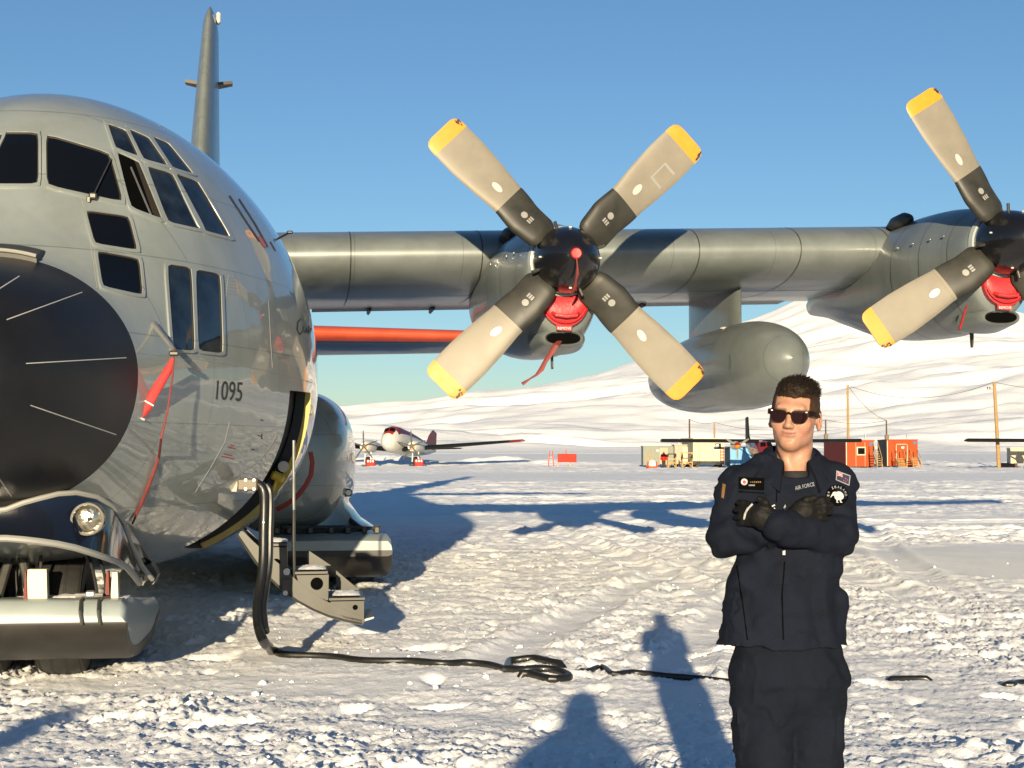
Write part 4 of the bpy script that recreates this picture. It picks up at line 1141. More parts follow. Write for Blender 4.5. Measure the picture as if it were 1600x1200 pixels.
def drift(name, c, sx, sy, h, parent, seed):
    rs = np.random.RandomState(seed); n, m_ = 16, 8; v = []
    for j in range(m_ + 1):
        for i in range(n + 1):
            u, w = i / n * 2 - 1, j / m_ * 2 - 1
            e = max(0, 1 - u * u) ** .6 * max(0, 1 - w * w) ** .6
            v.append((c[0] + u * sx, c[1] + w * sy, c[2] + h * e * (.35 + .65 * rs.rand())))
    f = [(j * (n + 1) + i, j * (n + 1) + i + 1, (j + 1) * (n + 1) + i + 1, (j + 1) * (n + 1) + i) for j in range(m_) for i in range(n)]
    return obj(name, v, f, M['snow'], parent, True)
for k_, (x, y) in enumerate(((428, 852), (487, 895), (540, 936))):
    p = at_s(x, y, DS0 + .35); drift('snow_drift', (p.x, DS0 + .30, at_s(x, y, DS0).z + .022), .12, .22, .03, plane, 5 + k_)
p = at_s(60, 936, 2.1); drift('snow_drift', (p.x + .2, 2.35, .555), .42, .16, .035, plane, 9)
for (pa, pb, pc) in (((.16, 2.3, .56), (.24, 2.2, .85), (.14, 2.4, 1.1)), ((-.10, 2.25, .56), (-.2, 2.2, .8), (-.05, 2.4, 1.1)), ((.62, 2.2, .55), (.58, 2.3, .8), (.45, 2.5, 1.0)), ((.66, 2.25, .55), (.70, 2.3, .75), (.5, 2.6, .95))):
    mb = MB(); P_ = [Vector(pa).lerp(Vector(pb), t).lerp(Vector(pb).lerp(Vector(pc), t), t) for t in np.linspace(0, 1, 12)]; mb.tube(P_, .012, 8); mb.build('hydraulic_hose', M['rubber'], plane)
# latch handle and hinge inside the door edge
for (x, y, m_, sz) in ((434, 745, 'yellowtag', .10), (443, 729, 'cream', .055)):
    p = at_s(x, y, DS1 - .05); mb = MB()
    if m_ == 'yellowtag': mb.box((p.x, DS1 - .06, p.z), (.13, .06, .08), bev=.02, R=Matrix.Rotation(.45, 3, 'Y')); mb.tube([(p.x, DS1 - .06, p.z), (p.x - .08, DS1 - .06, p.z - .22)], .016, 8)
    else: mb.lathe([(-.01, .001), (-.01, .05), (.02, .05)], 'Y', (p.x, DS1 - .05, p.z), 20)
    mb.build('door_latch', M[m_], plane)

# ---- external power socket
h, nr = cast(372, 757, BV_F); SOCK = h
hl = w2l(h); nl = (w2l(h + nr) - hl)
a = at_s(346, 748, hl.y - .06); b_ = at_s(373, 768, hl.y - .06)
mb = MB(); mb.prism([(a.x, a.y, a.z), (b_.x, a.y, a.z), (b_.x - .02, a.y, b_.z), (a.x - .06, a.y + .12, b_.z)], (0, .02, 0)); mb.build('socket_hatch', M['cream'], plane, False)

# ================================================================== things hung on or plugged into the plane
def red_intake_cover(hub, label):
    root = empty('intake_cover', l2w((hub[0], hub[1] + .16, hub[2])), PSI)
    rr = []; A0, A1 = math.radians(212), math.radians(328)
    def outp(a):  # where the ray from the hub leaves the outer oval
        c, s = math.cos(a), math.sin(a)
        for r in np.linspace(.42, .9, 200):
            x, z = r * c, r * s + .42
            if (x / .285) ** 2 + (z / .335) ** 2 > 1: return max(r, .44)
        return .8
    N = 26
    for j, (t, y) in enumerate(((0, .03), (0, -.03), (.08, -.045), (.45, -.07), (.85, -.05), (.93, -.035), (.95, -.055), (1.0, -.05), (1.02, .06))):
        row = []
        for k in range(N):
            a = A0 + (A1 - A0) * k / (N - 1); r = .415 + (outp(a) - .415) * t
            row.append((r * math.cos(a), y, r * math.sin(a)))
        rr.append(row)
    mb = MB(); mb.rings(rr, cap=(False, False), closed=False); mb.build('cover_panel', M['red'], root, True, 40)
    mb = MB(); mb.tube([(-.15, -.06, -.60), (-.12, -.12, -.63), (0, -.13, -.645), (.12, -.12, -.63), (.15, -.06, -.60)], .022, 8); mb.build('handle', M['red'], root)
    mb = MB(); mb.tube([(.27 * math.cos(t) * .92, -.072, -.47 + .24 * math.sin(t)) for t in np.linspace(math.radians(200), math.radians(340), 16)], .012, 6); mb.build('rim_bead', M['red'], root)
    mb = MB(); mb.prism([(-.11, -.06, -.725), (.08, -.06, -.745), (.07, -.04, -.805), (-.10, -.04, -.795)], (0, .02, 0)); mb.build('label_tab', M['redcloth'], root, False)
    tx, f = text_flat('REMOVE', .05); w = max(p[0] for p in tx)
    obj('label_print', [(-.095 + p[0] / w * .16, -.064 + .012 * (p[1] / .05) * 0, -.79 + p[1] * .9) for p in tx], f, M['white'], root, False)
    tag(root, label, 'engine cover', 'red engine intake covers')
    return root
c1 = red_intake_cover(HUB1, 'red plastic cover plugging the intake under the inner propeller')
c2 = red_intake_cover(HUB2, 'red plastic cover plugging the intake under the outer propeller at right edge')
def streamer(name, pts, rads, mt, label, cat, flat=.35, grp=None):
    mb = MB(); mb.tube(pts, rads, 8, flat=flat); o = mb.build(name, mt); tag(o, label, cat, grp); return o
P = [l2w(at_s(x, y, HUB1[1] + s)) for x, y, s in ((874, 533, .25), (868, 540, .1), (860, 553, .1), (852, 565, .1), (846, 577, .1), (838, 586, .1), (828, 592, .1), (816, 600, .1))]
streamer('warning_streamer', P, [.035, .04, .036, .03, .034, .018, .012, .026], M['darkred'], 'dark red streamer dangling from the oil cooler under the inner engine', 'streamer')
P = [l2w(at_s(x, y, HUB2[1] + .28)) for x, y in ((1511, 478), (1506, 490), (1503, 503), (1499, 515))]
streamer('warning_streamer', P, [.03, .035, .04, .04], M['redcloth'], 'short red streamer lying on the chin of the outer engine', 'streamer')
tipw = l2w((HUB1[0], HUB1[1] - .585, HUB1[2]))
root = empty('spinner_plug', tipw, PSI)
mb = MB(); mb.lathe([(-.02, .001), (-.022, .05), (-.01, .062), (.02, .062)], 'Y', (0, 0, .0), 24); mb.build('plug', M['red'], root)
mb = MB(); mb.lathe([(.0, .068), (-.012, .072), (-.002, .08), (.03, .078)], 'Y', (0, 0, 0), 24); mb.build('plug_rim', M['rubber'], root)
mb = MB(); mb.tube([(0, -.02, -.06), (.01, -.01, -.15), (.02, .03, -.22), (.012, .07, -.28), (.015, .13, -.34), (.0, .18, -.39), (-.01, .24, -.43)], [.008, .010, .02, .014, .02, .016, .01], 8); mb.build('streamer', M['darkred'], root)
tag(root, 'round orange plug with red cord on the black spinner of the inner propeller', 'plug')
# pitot cover and cord
root = empty('pitot_cover', PITOT_TIP)
depth = PITOT_TIP.y
pts = [at_depth(x, y, depth + dy) for x, y, dy in ((270, 560, 0), (264, 576, -.01), (252, 596, -.02), (238, 618, -.02), (227, 638, -.02), (217, 652, -.02), (212, 661, -.02))]
rr = []
for i, p in enumerate(pts):
    w = [.018, .028, .036, .038, .037, .034, .024][i]
    t = (pts[min(i + 1, 6)] - pts[max(i - 1, 0)]).normalized(); nn = Vector((t.z, 0, -t.x)).normalized()
    ring = []
    for k in range(12):
        a = 2 * math.pi * k / 12
        ring.append(p + nn * w * math.cos(a) * (1 + .12 * math.sin(i * 2.1 + k)) + Vector((0, 1, 0)) * .018 * math.sin(a) - PITOT_TIP)
    rr.append(ring)
mb = MB(); mb.rings(rr); mb.build('cover_sleeve', M['redcloth'], root)
for (x0, y0), (x1, y1) in (((226, 626), (240, 634)), ((212, 650), (226, 656))):
    mb = MB(); a, b = at_depth(x0, y0, depth - .045) - PITOT_TIP, at_depth(x1, y1, depth - .045) - PITOT_TIP
    mb.tube([a, b], .006, 6); mb.build('white_print', M['white'], root)
cord = [PITOT_TIP.copy()]
for x, y, f in ((270, 585, -.02), (262, 640, -.02), (252, 684, -.03)):
    cord.append(at_depth(x, y, depth + f))
for x, y in ((245, 712), (235, 742), (222, 775), (205, 815)):
    h, nr = cast(x, y, BV_F); cord.append(h + nr * .02)
mb = MB(); mb.tube([p - PITOT_TIP for p in cord], [.007, .007, .007, .009, .011, .013, .013, .008], 8); mb.build('cord', M['darkred'], root)
tag(root, 'red cloth cover with cord tied to the pitot mast on the grey nose', 'pitot cover')

# ---- ground power cable
def power_cable():
    root = empty('power_cable', on_ground(640, 1037))
    o = root.location
    h = SOCK; d0 = h.y
    a = [at_depth(x, y, d0 - .16) for x, y in ((374, 757), (402, 757))]
    R = Matrix.Rotation(0, 3, 'Z')
    mb = MB(); mb.box((a[0] + a[1]) / 2 - o, ((a[1] - a[0]).length + .02, .10, .10), bev=.012); mb.build('plug', M['socket'], root)
    mb = MB()
    for x, y in ((384, 750), (397, 750), (384, 764), (397, 764)):
        p = at_depth(x, y, d0 - .215) - o; mb.lathe([(-.008, .001), (-.008, .012), (.01, .012)], 'Y', p, 10)
    mb.build('plug_screws', M['steel'], root)
    hang = [at_depth(x, y, d0 + dy) for x, y, dy in ((400, 757, -.16), (406, 758, -.17), (412, 768, -.18), (413, 790, -.18), (412, 830, -.2), (411, 880, -.25), (406, 920, -.35), (402, 950, -.5), (404, 980, -.68), (413, 1004, -.85))]
    g = [on_ground(x, y) for x, y in ((424, 1018), (442, 1027), (470, 1028), (500, 1028), (530, 1031), (560, 1035), (600, 1037), (640, 1037), (690, 1038), (730, 1040), (765, 1044), (792, 1050))]
    def smooth(P, k=4):
        out = []
        for i in range(len(P) - 1):
            p0, p1, p2, p3 = P[max(i - 1, 0)], P[i], P[i + 1], P[min(i + 2, len(P) - 1)]
            for j in range(k):
                t = j / k
                out.append(.5 * ((2 * p1) + (p2 - p0) * t + (2 * p0 - 5 * p1 + 4 * p2 - p3) * t * t + (3 * p1 - p0 - 3 * p2 + p3) * t ** 3))
        return out + [P[-1]]
    def lay(P, lift): return [Vector((p.x, p.y, max(p.z, gz(p.x, p.y)) + lift)) for p in P]
    def settle(P, n0, lift):
        z = np.array([gz(p.x, p.y) for p in P]); k = 9
        zs = np.convolve(np.pad(z, k // 2, 'edge'), np.ones(k) / k, 'valid')
        return [p if i < n0 else Vector((p.x, p.y, zs[i] + lift)) for i, p in enumerate(P)]
    path = smooth(hang + [p + Vector((0, 0, .03)) for p in g])
    n0 = 4 * len(hang)
    path = settle(path, n0, .020)
    mb = MB(); mb.tube([p - o for p in path], [.038 if i < n0 else max(.028, .038 - .001 * (i - n0)) for i in range(len(path))], 16); mb.build('cable_run', M['cable'], root)
    mb = MB(); q = [p + Vector((.05, .02, 0)) for p in path[4:34]]; mb.tube([p - o for p in q], .026, 10); mb.build('cable_run', M['cable'], root)
    loop = [on_ground(x, y) for x, y in ((792, 1048), (796, 1040), (810, 1036), (835, 1036), (860, 1039), (886, 1042))]
    lp = settle(smooth(loop), 0, .026)
    mb = MB(); lp[-1].z -= .08; lp[-2].z -= .04; mb.tube([p - o for p in lp], .030, 14); mb.build('cable_run', M['cable'], root)
    loop = [on_ground(x, y) for x, y in ((792, 1048), (800, 1050), (820, 1050), (845, 1053), (870, 1056), (888, 1058), (884, 1064), (860, 1063), (830, 1057), (808, 1054))]
    lp = settle(smooth(loop), 0, .026)
    mb = MB(); lp[-1].z -= .08; lp[-2].z -= .04; mb.tube([p - o for p in lp], .030, 14); mb.build('cable_run', M['cable'], root)
    for seg in (((896, 1045), (915, 1048), (940, 1051), (960, 1050), (990, 1054), (1030, 1058), (1080, 1062), (1146, 1067), (1240, 1068)), ((1380, 1064), (1400, 1062), (1440, 1063), (1462, 1064)), ((1556, 1070), (1580, 1071), (1602, 1071), (1700, 1072))):
        lp = smooth([on_ground(x, y) for x, y in seg])
        lp = settle(lp, 0, .010)
        n_ = len(lp); lp = [p - Vector((0, 0, .07 * max(0, 1 - min(i, n_ - 1 - i) / 3))) for i, p in enumerate(lp)]
        mb = MB(); mb.tube([p - o for p in lp], .026, 14); mb.build('cable_run', M['cable'], root)
    tag(root, 'thick black power cable plugged into the plane and snaking over the snow', 'cable')
power_cable()

# ================================================================== AIRFIELD BACKGROUND
def flatmat(n, c, r=.5, var=.12, sc=3, **k): k.setdefault('spec', .12); return mat(n, c, r, 0, k.pop('coat', 0), var, sc, **k)
M['hut_red'] = flatmat('hut_red', (.40, .060, .008)); M['hut_red_dark'] = flatmat('hut_red_dark', (.14, .022, .018)); M['hut_cream'] = flatmat('hut_cream', (.60, .54, .38))  # side walls of the red huts get a darker copy of the front red
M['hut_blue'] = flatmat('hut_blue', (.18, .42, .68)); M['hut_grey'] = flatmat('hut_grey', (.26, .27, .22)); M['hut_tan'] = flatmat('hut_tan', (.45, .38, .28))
M['wood'] = flatmat('raw_wood', (.50, .32, .13), .7, .3, 6); M['pole'] = flatmat('pole_wood', (.42, .27, .12), .8, .3, 8); M['pole_dark'] = flatmat('pole_dark', (.12, .08, .06), .8, .3, 8)
M['wire'] = flatmat('wire', (.06, .06, .06), .6); M['winglet'] = flatmat('deicer_black', (.012, .012, .012), .5); M['planewhite'] = flatmat('plane_white', (.62, .62, .58), .35, coat=.4)
M['planered'] = flatmat('plane_red', (.34, .028, .018), .35, coat=.4); M['planepurple'] = flatmat('plane_maroon', (.13, .035, .06), .35); M['boxgreen'] = flatmat('transformer_olive', (.20, .17, .11), .6)
M['redboard'] = flatmat('red_board', (.40, .020, .008)); M['bluebox'] = flatmat('vent_blue', (.12, .16, .30)); M['roofsnow'] = M['snow']
def P0(px, d): return at_depth(px, 706, d).x
def Zat(py, d): return CAMH + (HORY - py) * d / FPX * 1.002
def hut(name, label, d, x0, x1, y0, y1, front, side, sidew=0.0, depth=4.0, group='huts of the camp', skid=True, planks=6):
    """x0..x1: the front wall in picture units; sidew: how much of the left side shows"""
    X0, X1 = P0(x0, d), P0(x1, d); zt = Zat(y0, d); zb = Zat(y1, d); g = min(zb, gz((X0 + X1) / 2, d))
    r = empty(name, ((X0 + X1) / 2, d, g)); w = X1 - X0; h = zt - zb; b0 = zb - g
    # a side that shows swings the far end of the box out to the left
    sh = -(sidew / FPX * d) - (X0 / d) * depth * 0
    def pt(x, y, z): return (x + (sh + (X0 / d) * depth if sidew else 0) * (y / depth), y, z + b0)
    n = planks
    for i in range(n):
        a, b = -w / 2 + w * i / n, -w / 2 + w * (i + 1) / n - .02
        mb = MB(); mb.prism([pt(a, 0, 0), pt(b, 0, 0), pt(b, 0, h), pt(a, 0, h)], (0, .05, 0)); mb.build('wall_panel', front, r, False)
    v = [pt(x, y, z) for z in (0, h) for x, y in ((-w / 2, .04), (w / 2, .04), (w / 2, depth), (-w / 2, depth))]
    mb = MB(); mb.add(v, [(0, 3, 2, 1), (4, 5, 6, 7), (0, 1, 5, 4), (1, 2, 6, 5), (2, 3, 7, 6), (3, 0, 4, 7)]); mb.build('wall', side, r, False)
    mb = MB(); mb.add([pt(x, y, z) for z in (h + .01, h + .10) for x, y in ((-w / 2 - .06, -.06), (w / 2 + .06, -.06), (w / 2 + .06, depth + .05), (-w / 2 - .06, depth + .05))], [(0, 3, 2, 1), (4, 5, 6, 7), (0, 1, 5, 4), (1, 2, 6, 5), (2, 3, 7, 6), (3, 0, 4, 7)]); mb.build('roof', front, r, False)
    if skid:
        for xx in (-w * .38, w * .38):
            mb = MB(); mb.box((xx, depth / 2, b0 * .5 + .02), (.25, depth + .6, max(.12, b0)), bev=.04); mb.build('skid', M['pole_dark'], r)
    tag(r, label, 'hut', group)
    r['w'] = w; r['h'] = h; r['b0'] = b0
    return r
def hut_part(r, nm, x, z, w, h, mt, out=.03, th=.05):
    mb = MB(); mb.box((x, -out - th / 2, z + r['b0']), (w, th, h), bev=.01); return mb.build(nm, mt, r, False)
D = 160.0
k = D / FPX
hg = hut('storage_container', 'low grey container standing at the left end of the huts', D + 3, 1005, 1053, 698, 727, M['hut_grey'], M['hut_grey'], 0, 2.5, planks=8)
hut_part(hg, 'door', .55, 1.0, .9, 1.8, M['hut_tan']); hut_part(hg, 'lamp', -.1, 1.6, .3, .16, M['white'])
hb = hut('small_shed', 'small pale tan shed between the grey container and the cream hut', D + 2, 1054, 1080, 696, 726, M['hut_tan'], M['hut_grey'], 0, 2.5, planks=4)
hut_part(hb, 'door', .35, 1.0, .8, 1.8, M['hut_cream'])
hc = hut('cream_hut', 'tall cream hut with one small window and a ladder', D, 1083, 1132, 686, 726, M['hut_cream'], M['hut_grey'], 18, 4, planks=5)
hut_part(hc, 'window', .98, 1.95, .62, .62, M['glass2']); hut_part(hc, 'window_sill', .98, 1.60, .72, .08, M['white'], .05)
hut_part(hc, 'downpipe', -1.2, 1.3, .06, 2.5, M['hut_tan']); hut_part(hc, 'downpipe', -.95, 1.1, .05, 2.2, M['hut_tan'])
for x in (1.22, 1.56): hut_part(hc, 'ladder_rail', x, .9, .05, 1.9, M['hut_red'], .25)
for z in np.linspace(.1, 1.7, 6): hut_part(hc, 'ladder_rung', 1.39, z, .34, .05, M['hut_red'], .25)
hl = hut('blue_hut', 'light blue hut with a dark blue side beside the cream hut', D - 1, 1141, 1174, 699, 727, M['hut_blue'], mat('hut_blue_dark', (.06, .13, .24), .5, 0, 0, .1, 3), 9, 3.5, planks=4)  # side wall gets a darker copy of the front blue
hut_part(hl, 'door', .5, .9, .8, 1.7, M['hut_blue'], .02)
hr = hut('red_hut', 'bright red hut with a white-framed window and darker red side wall', D, 1322, 1366, 689, 729, M['hut_red'], M['hut_red_dark'], 36, 6, planks=3)
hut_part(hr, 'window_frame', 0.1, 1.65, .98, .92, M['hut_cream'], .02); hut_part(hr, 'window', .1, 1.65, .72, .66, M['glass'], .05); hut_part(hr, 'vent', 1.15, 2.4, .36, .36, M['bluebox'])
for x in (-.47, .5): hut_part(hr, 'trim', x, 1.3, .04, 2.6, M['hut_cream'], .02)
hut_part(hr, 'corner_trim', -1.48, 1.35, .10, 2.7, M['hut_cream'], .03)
hr2 = hut('red_hut', 'bright red hut with a door and twin wooden stairs at the right end', D - .5, 1386, 1434, 688, 728, M['hut_red'], M['hut_red_dark'], 15, 6, planks=4)
hut_part(hr2, 'door', -.1, 1.25, .95, 1.95, M['hut_red'], .04); hut_part(hr2, 'door_frame', -.1, 2.3, 1.1, .07, M['hut_cream'], .05)
for x in (-.66, .5): hut_part(hr2, 'door_frame', x, 1.2, .07, 2.1, M['hut_cream'], .05)
hut_part(hr2, 'vent', 1.3, 2.45, .34, .32, M['bluebox']); hut_part(hr2, 'corner_trim', -1.6, 1.35, .1, 2.7, M['hut_cream'], .03)
hut_part(hr2, 'notice', .02, 1.95, .3, .2, M['white'], .1)
hcr = hut('cream_sled_hut', 'pale cream hut on a sled cut off by the right edge', D - 6, 1579, 1640, 701, 724, M['hut_cream'], M['hut_tan'], 6, 4, planks=5)
for r_, xs in ((hr, (-.9,)), (hr2, (-.9,))):
    for x in xs:
        mb = MB(); mb.lathe([(0, .06), (.35, .06), (.36, .12), (.5, .1), (.52, .02)], 'Z', (x + 1.6, .6, r_['h'] + r_['b0'] + .08), 10, cap=(True, True)); mb.build('chimney', M['steel'], r_)
def steps(px, d, w, h, n, label):
    r = empty('wooden_stairs', (P0(px, d), d, gz(P0(px, d), d)))
    for i in range(n):
        mb = MB(); mb.box((0, i * .24 - n * .24, h * (i + 1) / n), (w, .26, .06)); mb.build('tread', M['wood'], r, False)
    for sx in (-1, 1):
        mb = MB(); mb.prism([(sx * w / 2, -n * .24 - .1, .02), (sx * w / 2, .1, h - .05), (sx * w / 2, .1, h + .2), (sx * w / 2, -n * .24 - .1, .3)], (.06 * sx, 0, 0)); mb.build('stringer', M['wood'], r, False)
        mb = MB(); mb.tube([(sx * w / 2, -n * .24, .1), (sx * w / 2, -n * .24, 1.0), (sx * w / 2, .0, h + .95), (sx * w / 2, 0, h)], .04, 6); mb.build('handrail', M['wood'], r)
    tag(r, label, 'stairs')
steps(1405, D - 2.5, .8, 1.0, 6, 'left of two wooden stairs in front of the right red hut')
steps(1427, D - 2.5, .8, 1.0, 6, 'right of two wooden stairs in front of the right red hut')
steps(1368, D - 2.5, .5, 1.6, 7, 'narrow wooden stairs between the two red huts')
def wood_stand(px, d, w, h, label):
    r = empty('wooden_stand', (P0(px, d), d, gz(P0(px, d), d)))
    for sx in (-1, 1):
        for sy in (0, 1.0):
            mb = MB(); mb.box((sx * w / 2, sy, h / 2), (.1, .1, h)); mb.build('leg', M['wood'], r, False)
    for z in (h * .35, h * .62, h * .97):
        mb = MB(); mb.box((0, -.06, z), (w + .1, .05, .1)); mb.build('rail', M['wood'], r, False)
    mb = MB(); mb.box((0, .5, h * .36), (w, 1.0, .06)); mb.build('deck', M['wood'], r, False)
    for sx in (-1, 1):
        mb = MB(); mb.tube([(sx * w / 2, -.07, .05), (0, -.07, h * .34)], .04, 4); mb.build('brace', M['wood'], r)
    tag(r, label, 'platform')
wood_stand(1074, D - 4, 1.0, 1.6, 'raw wooden platform with rails beside the cream hut')
wood_stand(1050, D - 5, .8, 1.5, 'smaller wooden platform in front of the tan shed')
# poles and wires
def pole(px, y0, y1, d, r0, mt, label, lean=0.0, extra=None, name='utility_pole', grp='wooden poles of the camp'):
    x = P0(px, d); zb = min(Zat(y1, d), gz(x, d) + .3) - .3; zt = Zat(y0, d)
    r = empty(name, (x, d, zb)); h = zt - zb; lx = lean / FPX * d
    mb = MB(); mb.tube([(0, 0, 0), (lx * .5, 0, h * .5), (lx, 0, h)], [r0 * 1.15, r0, r0 * .85], 10); mb.build('post', mt, r)
    if extra: extra(r, lx, h)
    tag(r, label, 'pole', grp); return Vector((x + lx, d, zt))
def insul(r, lx, h):
    mb = MB(); mb.box((lx - .35, -.05, h - .7), (.7, .1, .1)); mb.build('crossarm', M['pole'], r, False)
    for x in (-.7, -.45):
        mb = MB(); mb.lathe([(0, .05), (.12, .07), (.2, .03)], 'Z', (lx + x, -.05, h - .66), 8, cap=(True, True)); mb.build('insulator', M['wire'], r)
def trafo(r, lx, h):
    mb = MB(); mb.box((lx, -.12, h * .62), (.42, .36, .75), bev=.05); mb.build('transformer', M['boxgreen'], r)
pA = pole(1325.5, 602, 690, D + 6, .13, M['pole'], 'tall bare pole rising behind the left red hut')
pB = pole(1561, 597, 736, D - 12, .17, M['pole'], 'tall leaning pole with a crossarm right of the red huts', -6, insul)
pC = pole(1290.5, 656, 700, D + 8, .09, M['pole_dark'], 'short dark pole with a transformer box behind the man\'s ear', 0, trafo)
pD = pole(1385.5, 657, 700, D + 8, .09, M['pole_dark'], 'short dark pole with a transformer box between the red huts', 0, trafo)
pE = pole(1077.5, 655, 700, D + 7, .10, M['pole_dark'], 'short dark pole left behind the cream hut')
pF = pole(1116.5, 660, 700, D + 7, .10, M['pole'], 'short pole right behind the cream hut')
pG = pole(1061, 677, 700, D + 7, .04, M['white'], 'thin white mast above the tan shed', name='mast')
def wire(a, b, sag, label):
    P = [a.lerp(b, t) - Vector((0, 0, sag * 4 * t * (1 - t))) for t in np.linspace(0, 1, 24)]
    mb = MB(); mb.tube(P, .022, 5); o = mb.build('power_line', M['wire']); tag(o, label, 'wire', 'wires of the camp')
wire(pA, pB, 1.5, 'wire slung between the two tall poles')
wire(pA, pD, .6, 'wire running down from the tall bare pole to the transformer')
wire(pC, pD, .4, 'wire between the two transformer poles')
wire(pE, pF, .3, 'wire between the two short poles behind the cream hut')
wire(pF, pC, 1.0, 'long wire from the cream hut toward the left transformer pole')
wire(pB, pB + Vector((9, 2, -.4)), .4, 'wire leaving the frame at right from the leaning pole')
# small things on the snow
d = 168.0
r = empty('marker_board', (P0(886, d), d, gz(P0(886, d), d)))
mb = MB(); mb.box((0, 0, .92), (2.1, .15, .95), bev=.03); mb.build('board', M['redboard'], r, False)
for x in (-1.0, .35): mb = MB(); mb.box((x, .1, .5), (.14, .12, 1.0)); mb.build('leg', M['wood'] if x > 0 else M['orange'], r, False)
mb = MB(); mb.tube([(-.1, .1, .9), (-.1, .1, 1.9)], .05, 6); mb.build('post', M['orange'], r)
tag(r, 'red board on short legs standing alone on the snow', 'board')
r = empty('marker_stand', (P0(861, d), d, gz(P0(861, d), d)))
for x in (-.3, .3): mb = MB(); mb.tube([(x, 0, 0), (x * .5, 0, 1.7)], .06, 6); mb.build('leg', M['orange'], r)
mb = MB(); mb.box((0, 0, 1.0), (.6, .06, .1)); mb.build('rail', M['orange'], r, False)
tag(r, 'spindly orange marker stand left of the red board', 'marker')
d = 148.0
r = empty('fuel_cart', (P0(1019, d), d, gz(P0(1019, d), d)))
mb = MB(); mb.box((0, .3, .12), (1.0, .8, .24), bev=.05); mb.build('sled', M['hut_red'], r)
mb = MB(); mb.lathe([(0, .38), (.2, .40), (.5, .36), (.62, .22), (.66, .05)], 'Z', (.05, .3, .24), 16, cap=(True, True)); mb.build('barrel', M['white'], r)
mb = MB(); mb.tube([(-.15, .3, .8), (-.3, .3, 1.7)], .05, 6); mb.prism([(-.3, .28, 1.65), (-.05, .28, .95), (-.35, .28, .95)], (0, .03, 0)); mb.build('flag', M['wood'], r, False)
for sx in (-1, 1): mb = MB(); mb.tube([(sx * .5, .1, .2), (sx * .38, .1, .7)], .09, 6); mb.build('side_frame', M['orange'], r)
tag(r, 'white barrel on a small red sled with a flag before the grey container', 'cart')
# person in a red parka, far away
def far_person(px, d):
    x = P0(px, d); z0 = gz(x, d)
    def fn(P):
        a = smin(cone(P, (-.09, 0, .08), (-.08, 0, .85), .09, .11), cone(P, (.1, .02, .08), (.08, 0, .85), .09, .11), .05)
        a = smin(a, cone(P, (0, 0, .9), (0, 0, 1.4), .2, .21), .08)
        a = smin(a, cone(P, (-.22, 0, 1.4), (-.3, -.05, .95), .09, .07), .05); a = smin(a, cone(P, (.22, 0, 1.4), (.3, -.05, .95), .09, .07), .05)
        return smin(a, ell(P, (0, 0, 1.66), (.1, .12, .13)), .05)
    V, Q = sdf_mesh(fn, (-.5, -.4, -.05), (.5, .4, 1.9), .04)
    o = npobj('person', V, Q, flatmat('dark_trousers', (.03, .03, .035)))
    o.data.materials.append(M['redboard']); o.data.materials.append(flatmat('hood_tan', (.4, .25, .16)))
    zc = np.array([V[q].mean(0)[2] for q in Q]); o.data.polygons.foreach_set('material_index', np.where(zc > 1.52, 2, np.where(zc > .8, 1, 0)).astype(np.int32))
    o.location = (x, d, z0); tag(o, 'distant person in a red jacket standing in front of the grey container', 'person')
far_person(1037, 155.0)

# ---- propliner on the left
def far_prop(par, c, n, R, w, mt, a0=.3, hubmat=None):
    r = empty('propeller', c, 0, par)
    for k in range(n):
        a = a0 + 2 * math.pi * k / n; d_ = Vector((math.cos(a), 0, math.sin(a))); q = Vector((-math.sin(a), 0, math.cos(a)))
        mb = MB(); mb.prism([d_ * .12 - q * w * .4, d_ * .12 + q * w * .4, d_ * R * .7 + q * w * .6, d_ * R + q * w * .3, d_ * R - q * w * .3, d_ * R * .7 - q * w * .6], (0, .04, 0)); mb.build('blade', mt, r, False)
    mb = MB(); mb.lathe([(-.35, .01), (-.25, .12), (0, .2), (.15, .22)], 'Y', (0, 0, 0), 14, cap=(True, True)); mb.build('hub', hubmat or M['steel'], r)
    return r
def wing_simple(par, name, x0, x1, y0, y1, z0, z1, c0, c1, t, mt, le=None, tipm=None):
    def sec(x, y, z, c): return [(x, y + a, z + b) for a, b in foil(c, t, .02, .02, 12)]
    k = [0, .5, 1]
    R = [sec(x0 + (x1 - x0) * q, y0 + (y1 - y0) * q, z0 + (z1 - z0) * q, c0 + (c1 - c0) * q) for q in k]
    mb = MB(); mb.rings(R); w = mb.build(name, mt, par, True, 40)
    if le:
        idx = list(range(-5, 6)); RR = [[(r[i % len(r)][0], r[i % len(r)][1] - .02, r[i % len(r)][2] + (.015 if i >= 0 else -.015)) for i in idx] for r in R]
        mb = MB(); mb.rings(RR, cap=(False, False), closed=False); mb.build('deicer_boot', le, w)
    if tipm:
        a, b = R[1], R[2]; RR = [[tuple(Vector(p).lerp(Vector(q), t) * 1 + Vector((0, (-.03 if i < 11 else .0), .03 if i < 12 else -.03))) for i, (p, q) in enumerate(zip(a, b))] for t in (.82, 1.02)]
        mb = MB(); mb.rings(RR); mb.build('wing_tip', tipm, w)
    return w
d = 172.0
dc = empty('twin_engine_propliner', (P0(617, d) , d, gz(P0(617, d), d)), math.radians(-15))
tag(dc, 'white and red twin-engine tail-wheel airplane parked nose-on at left', 'airplane')
def dc_ring(s, w, zb, zt, n=28): return [(w * math.cos(2 * math.pi * k / n), s, (zb + zt) / 2 + (zt - zb) / 2 * math.sin(2 * math.pi * k / n)) for k in range(n)]
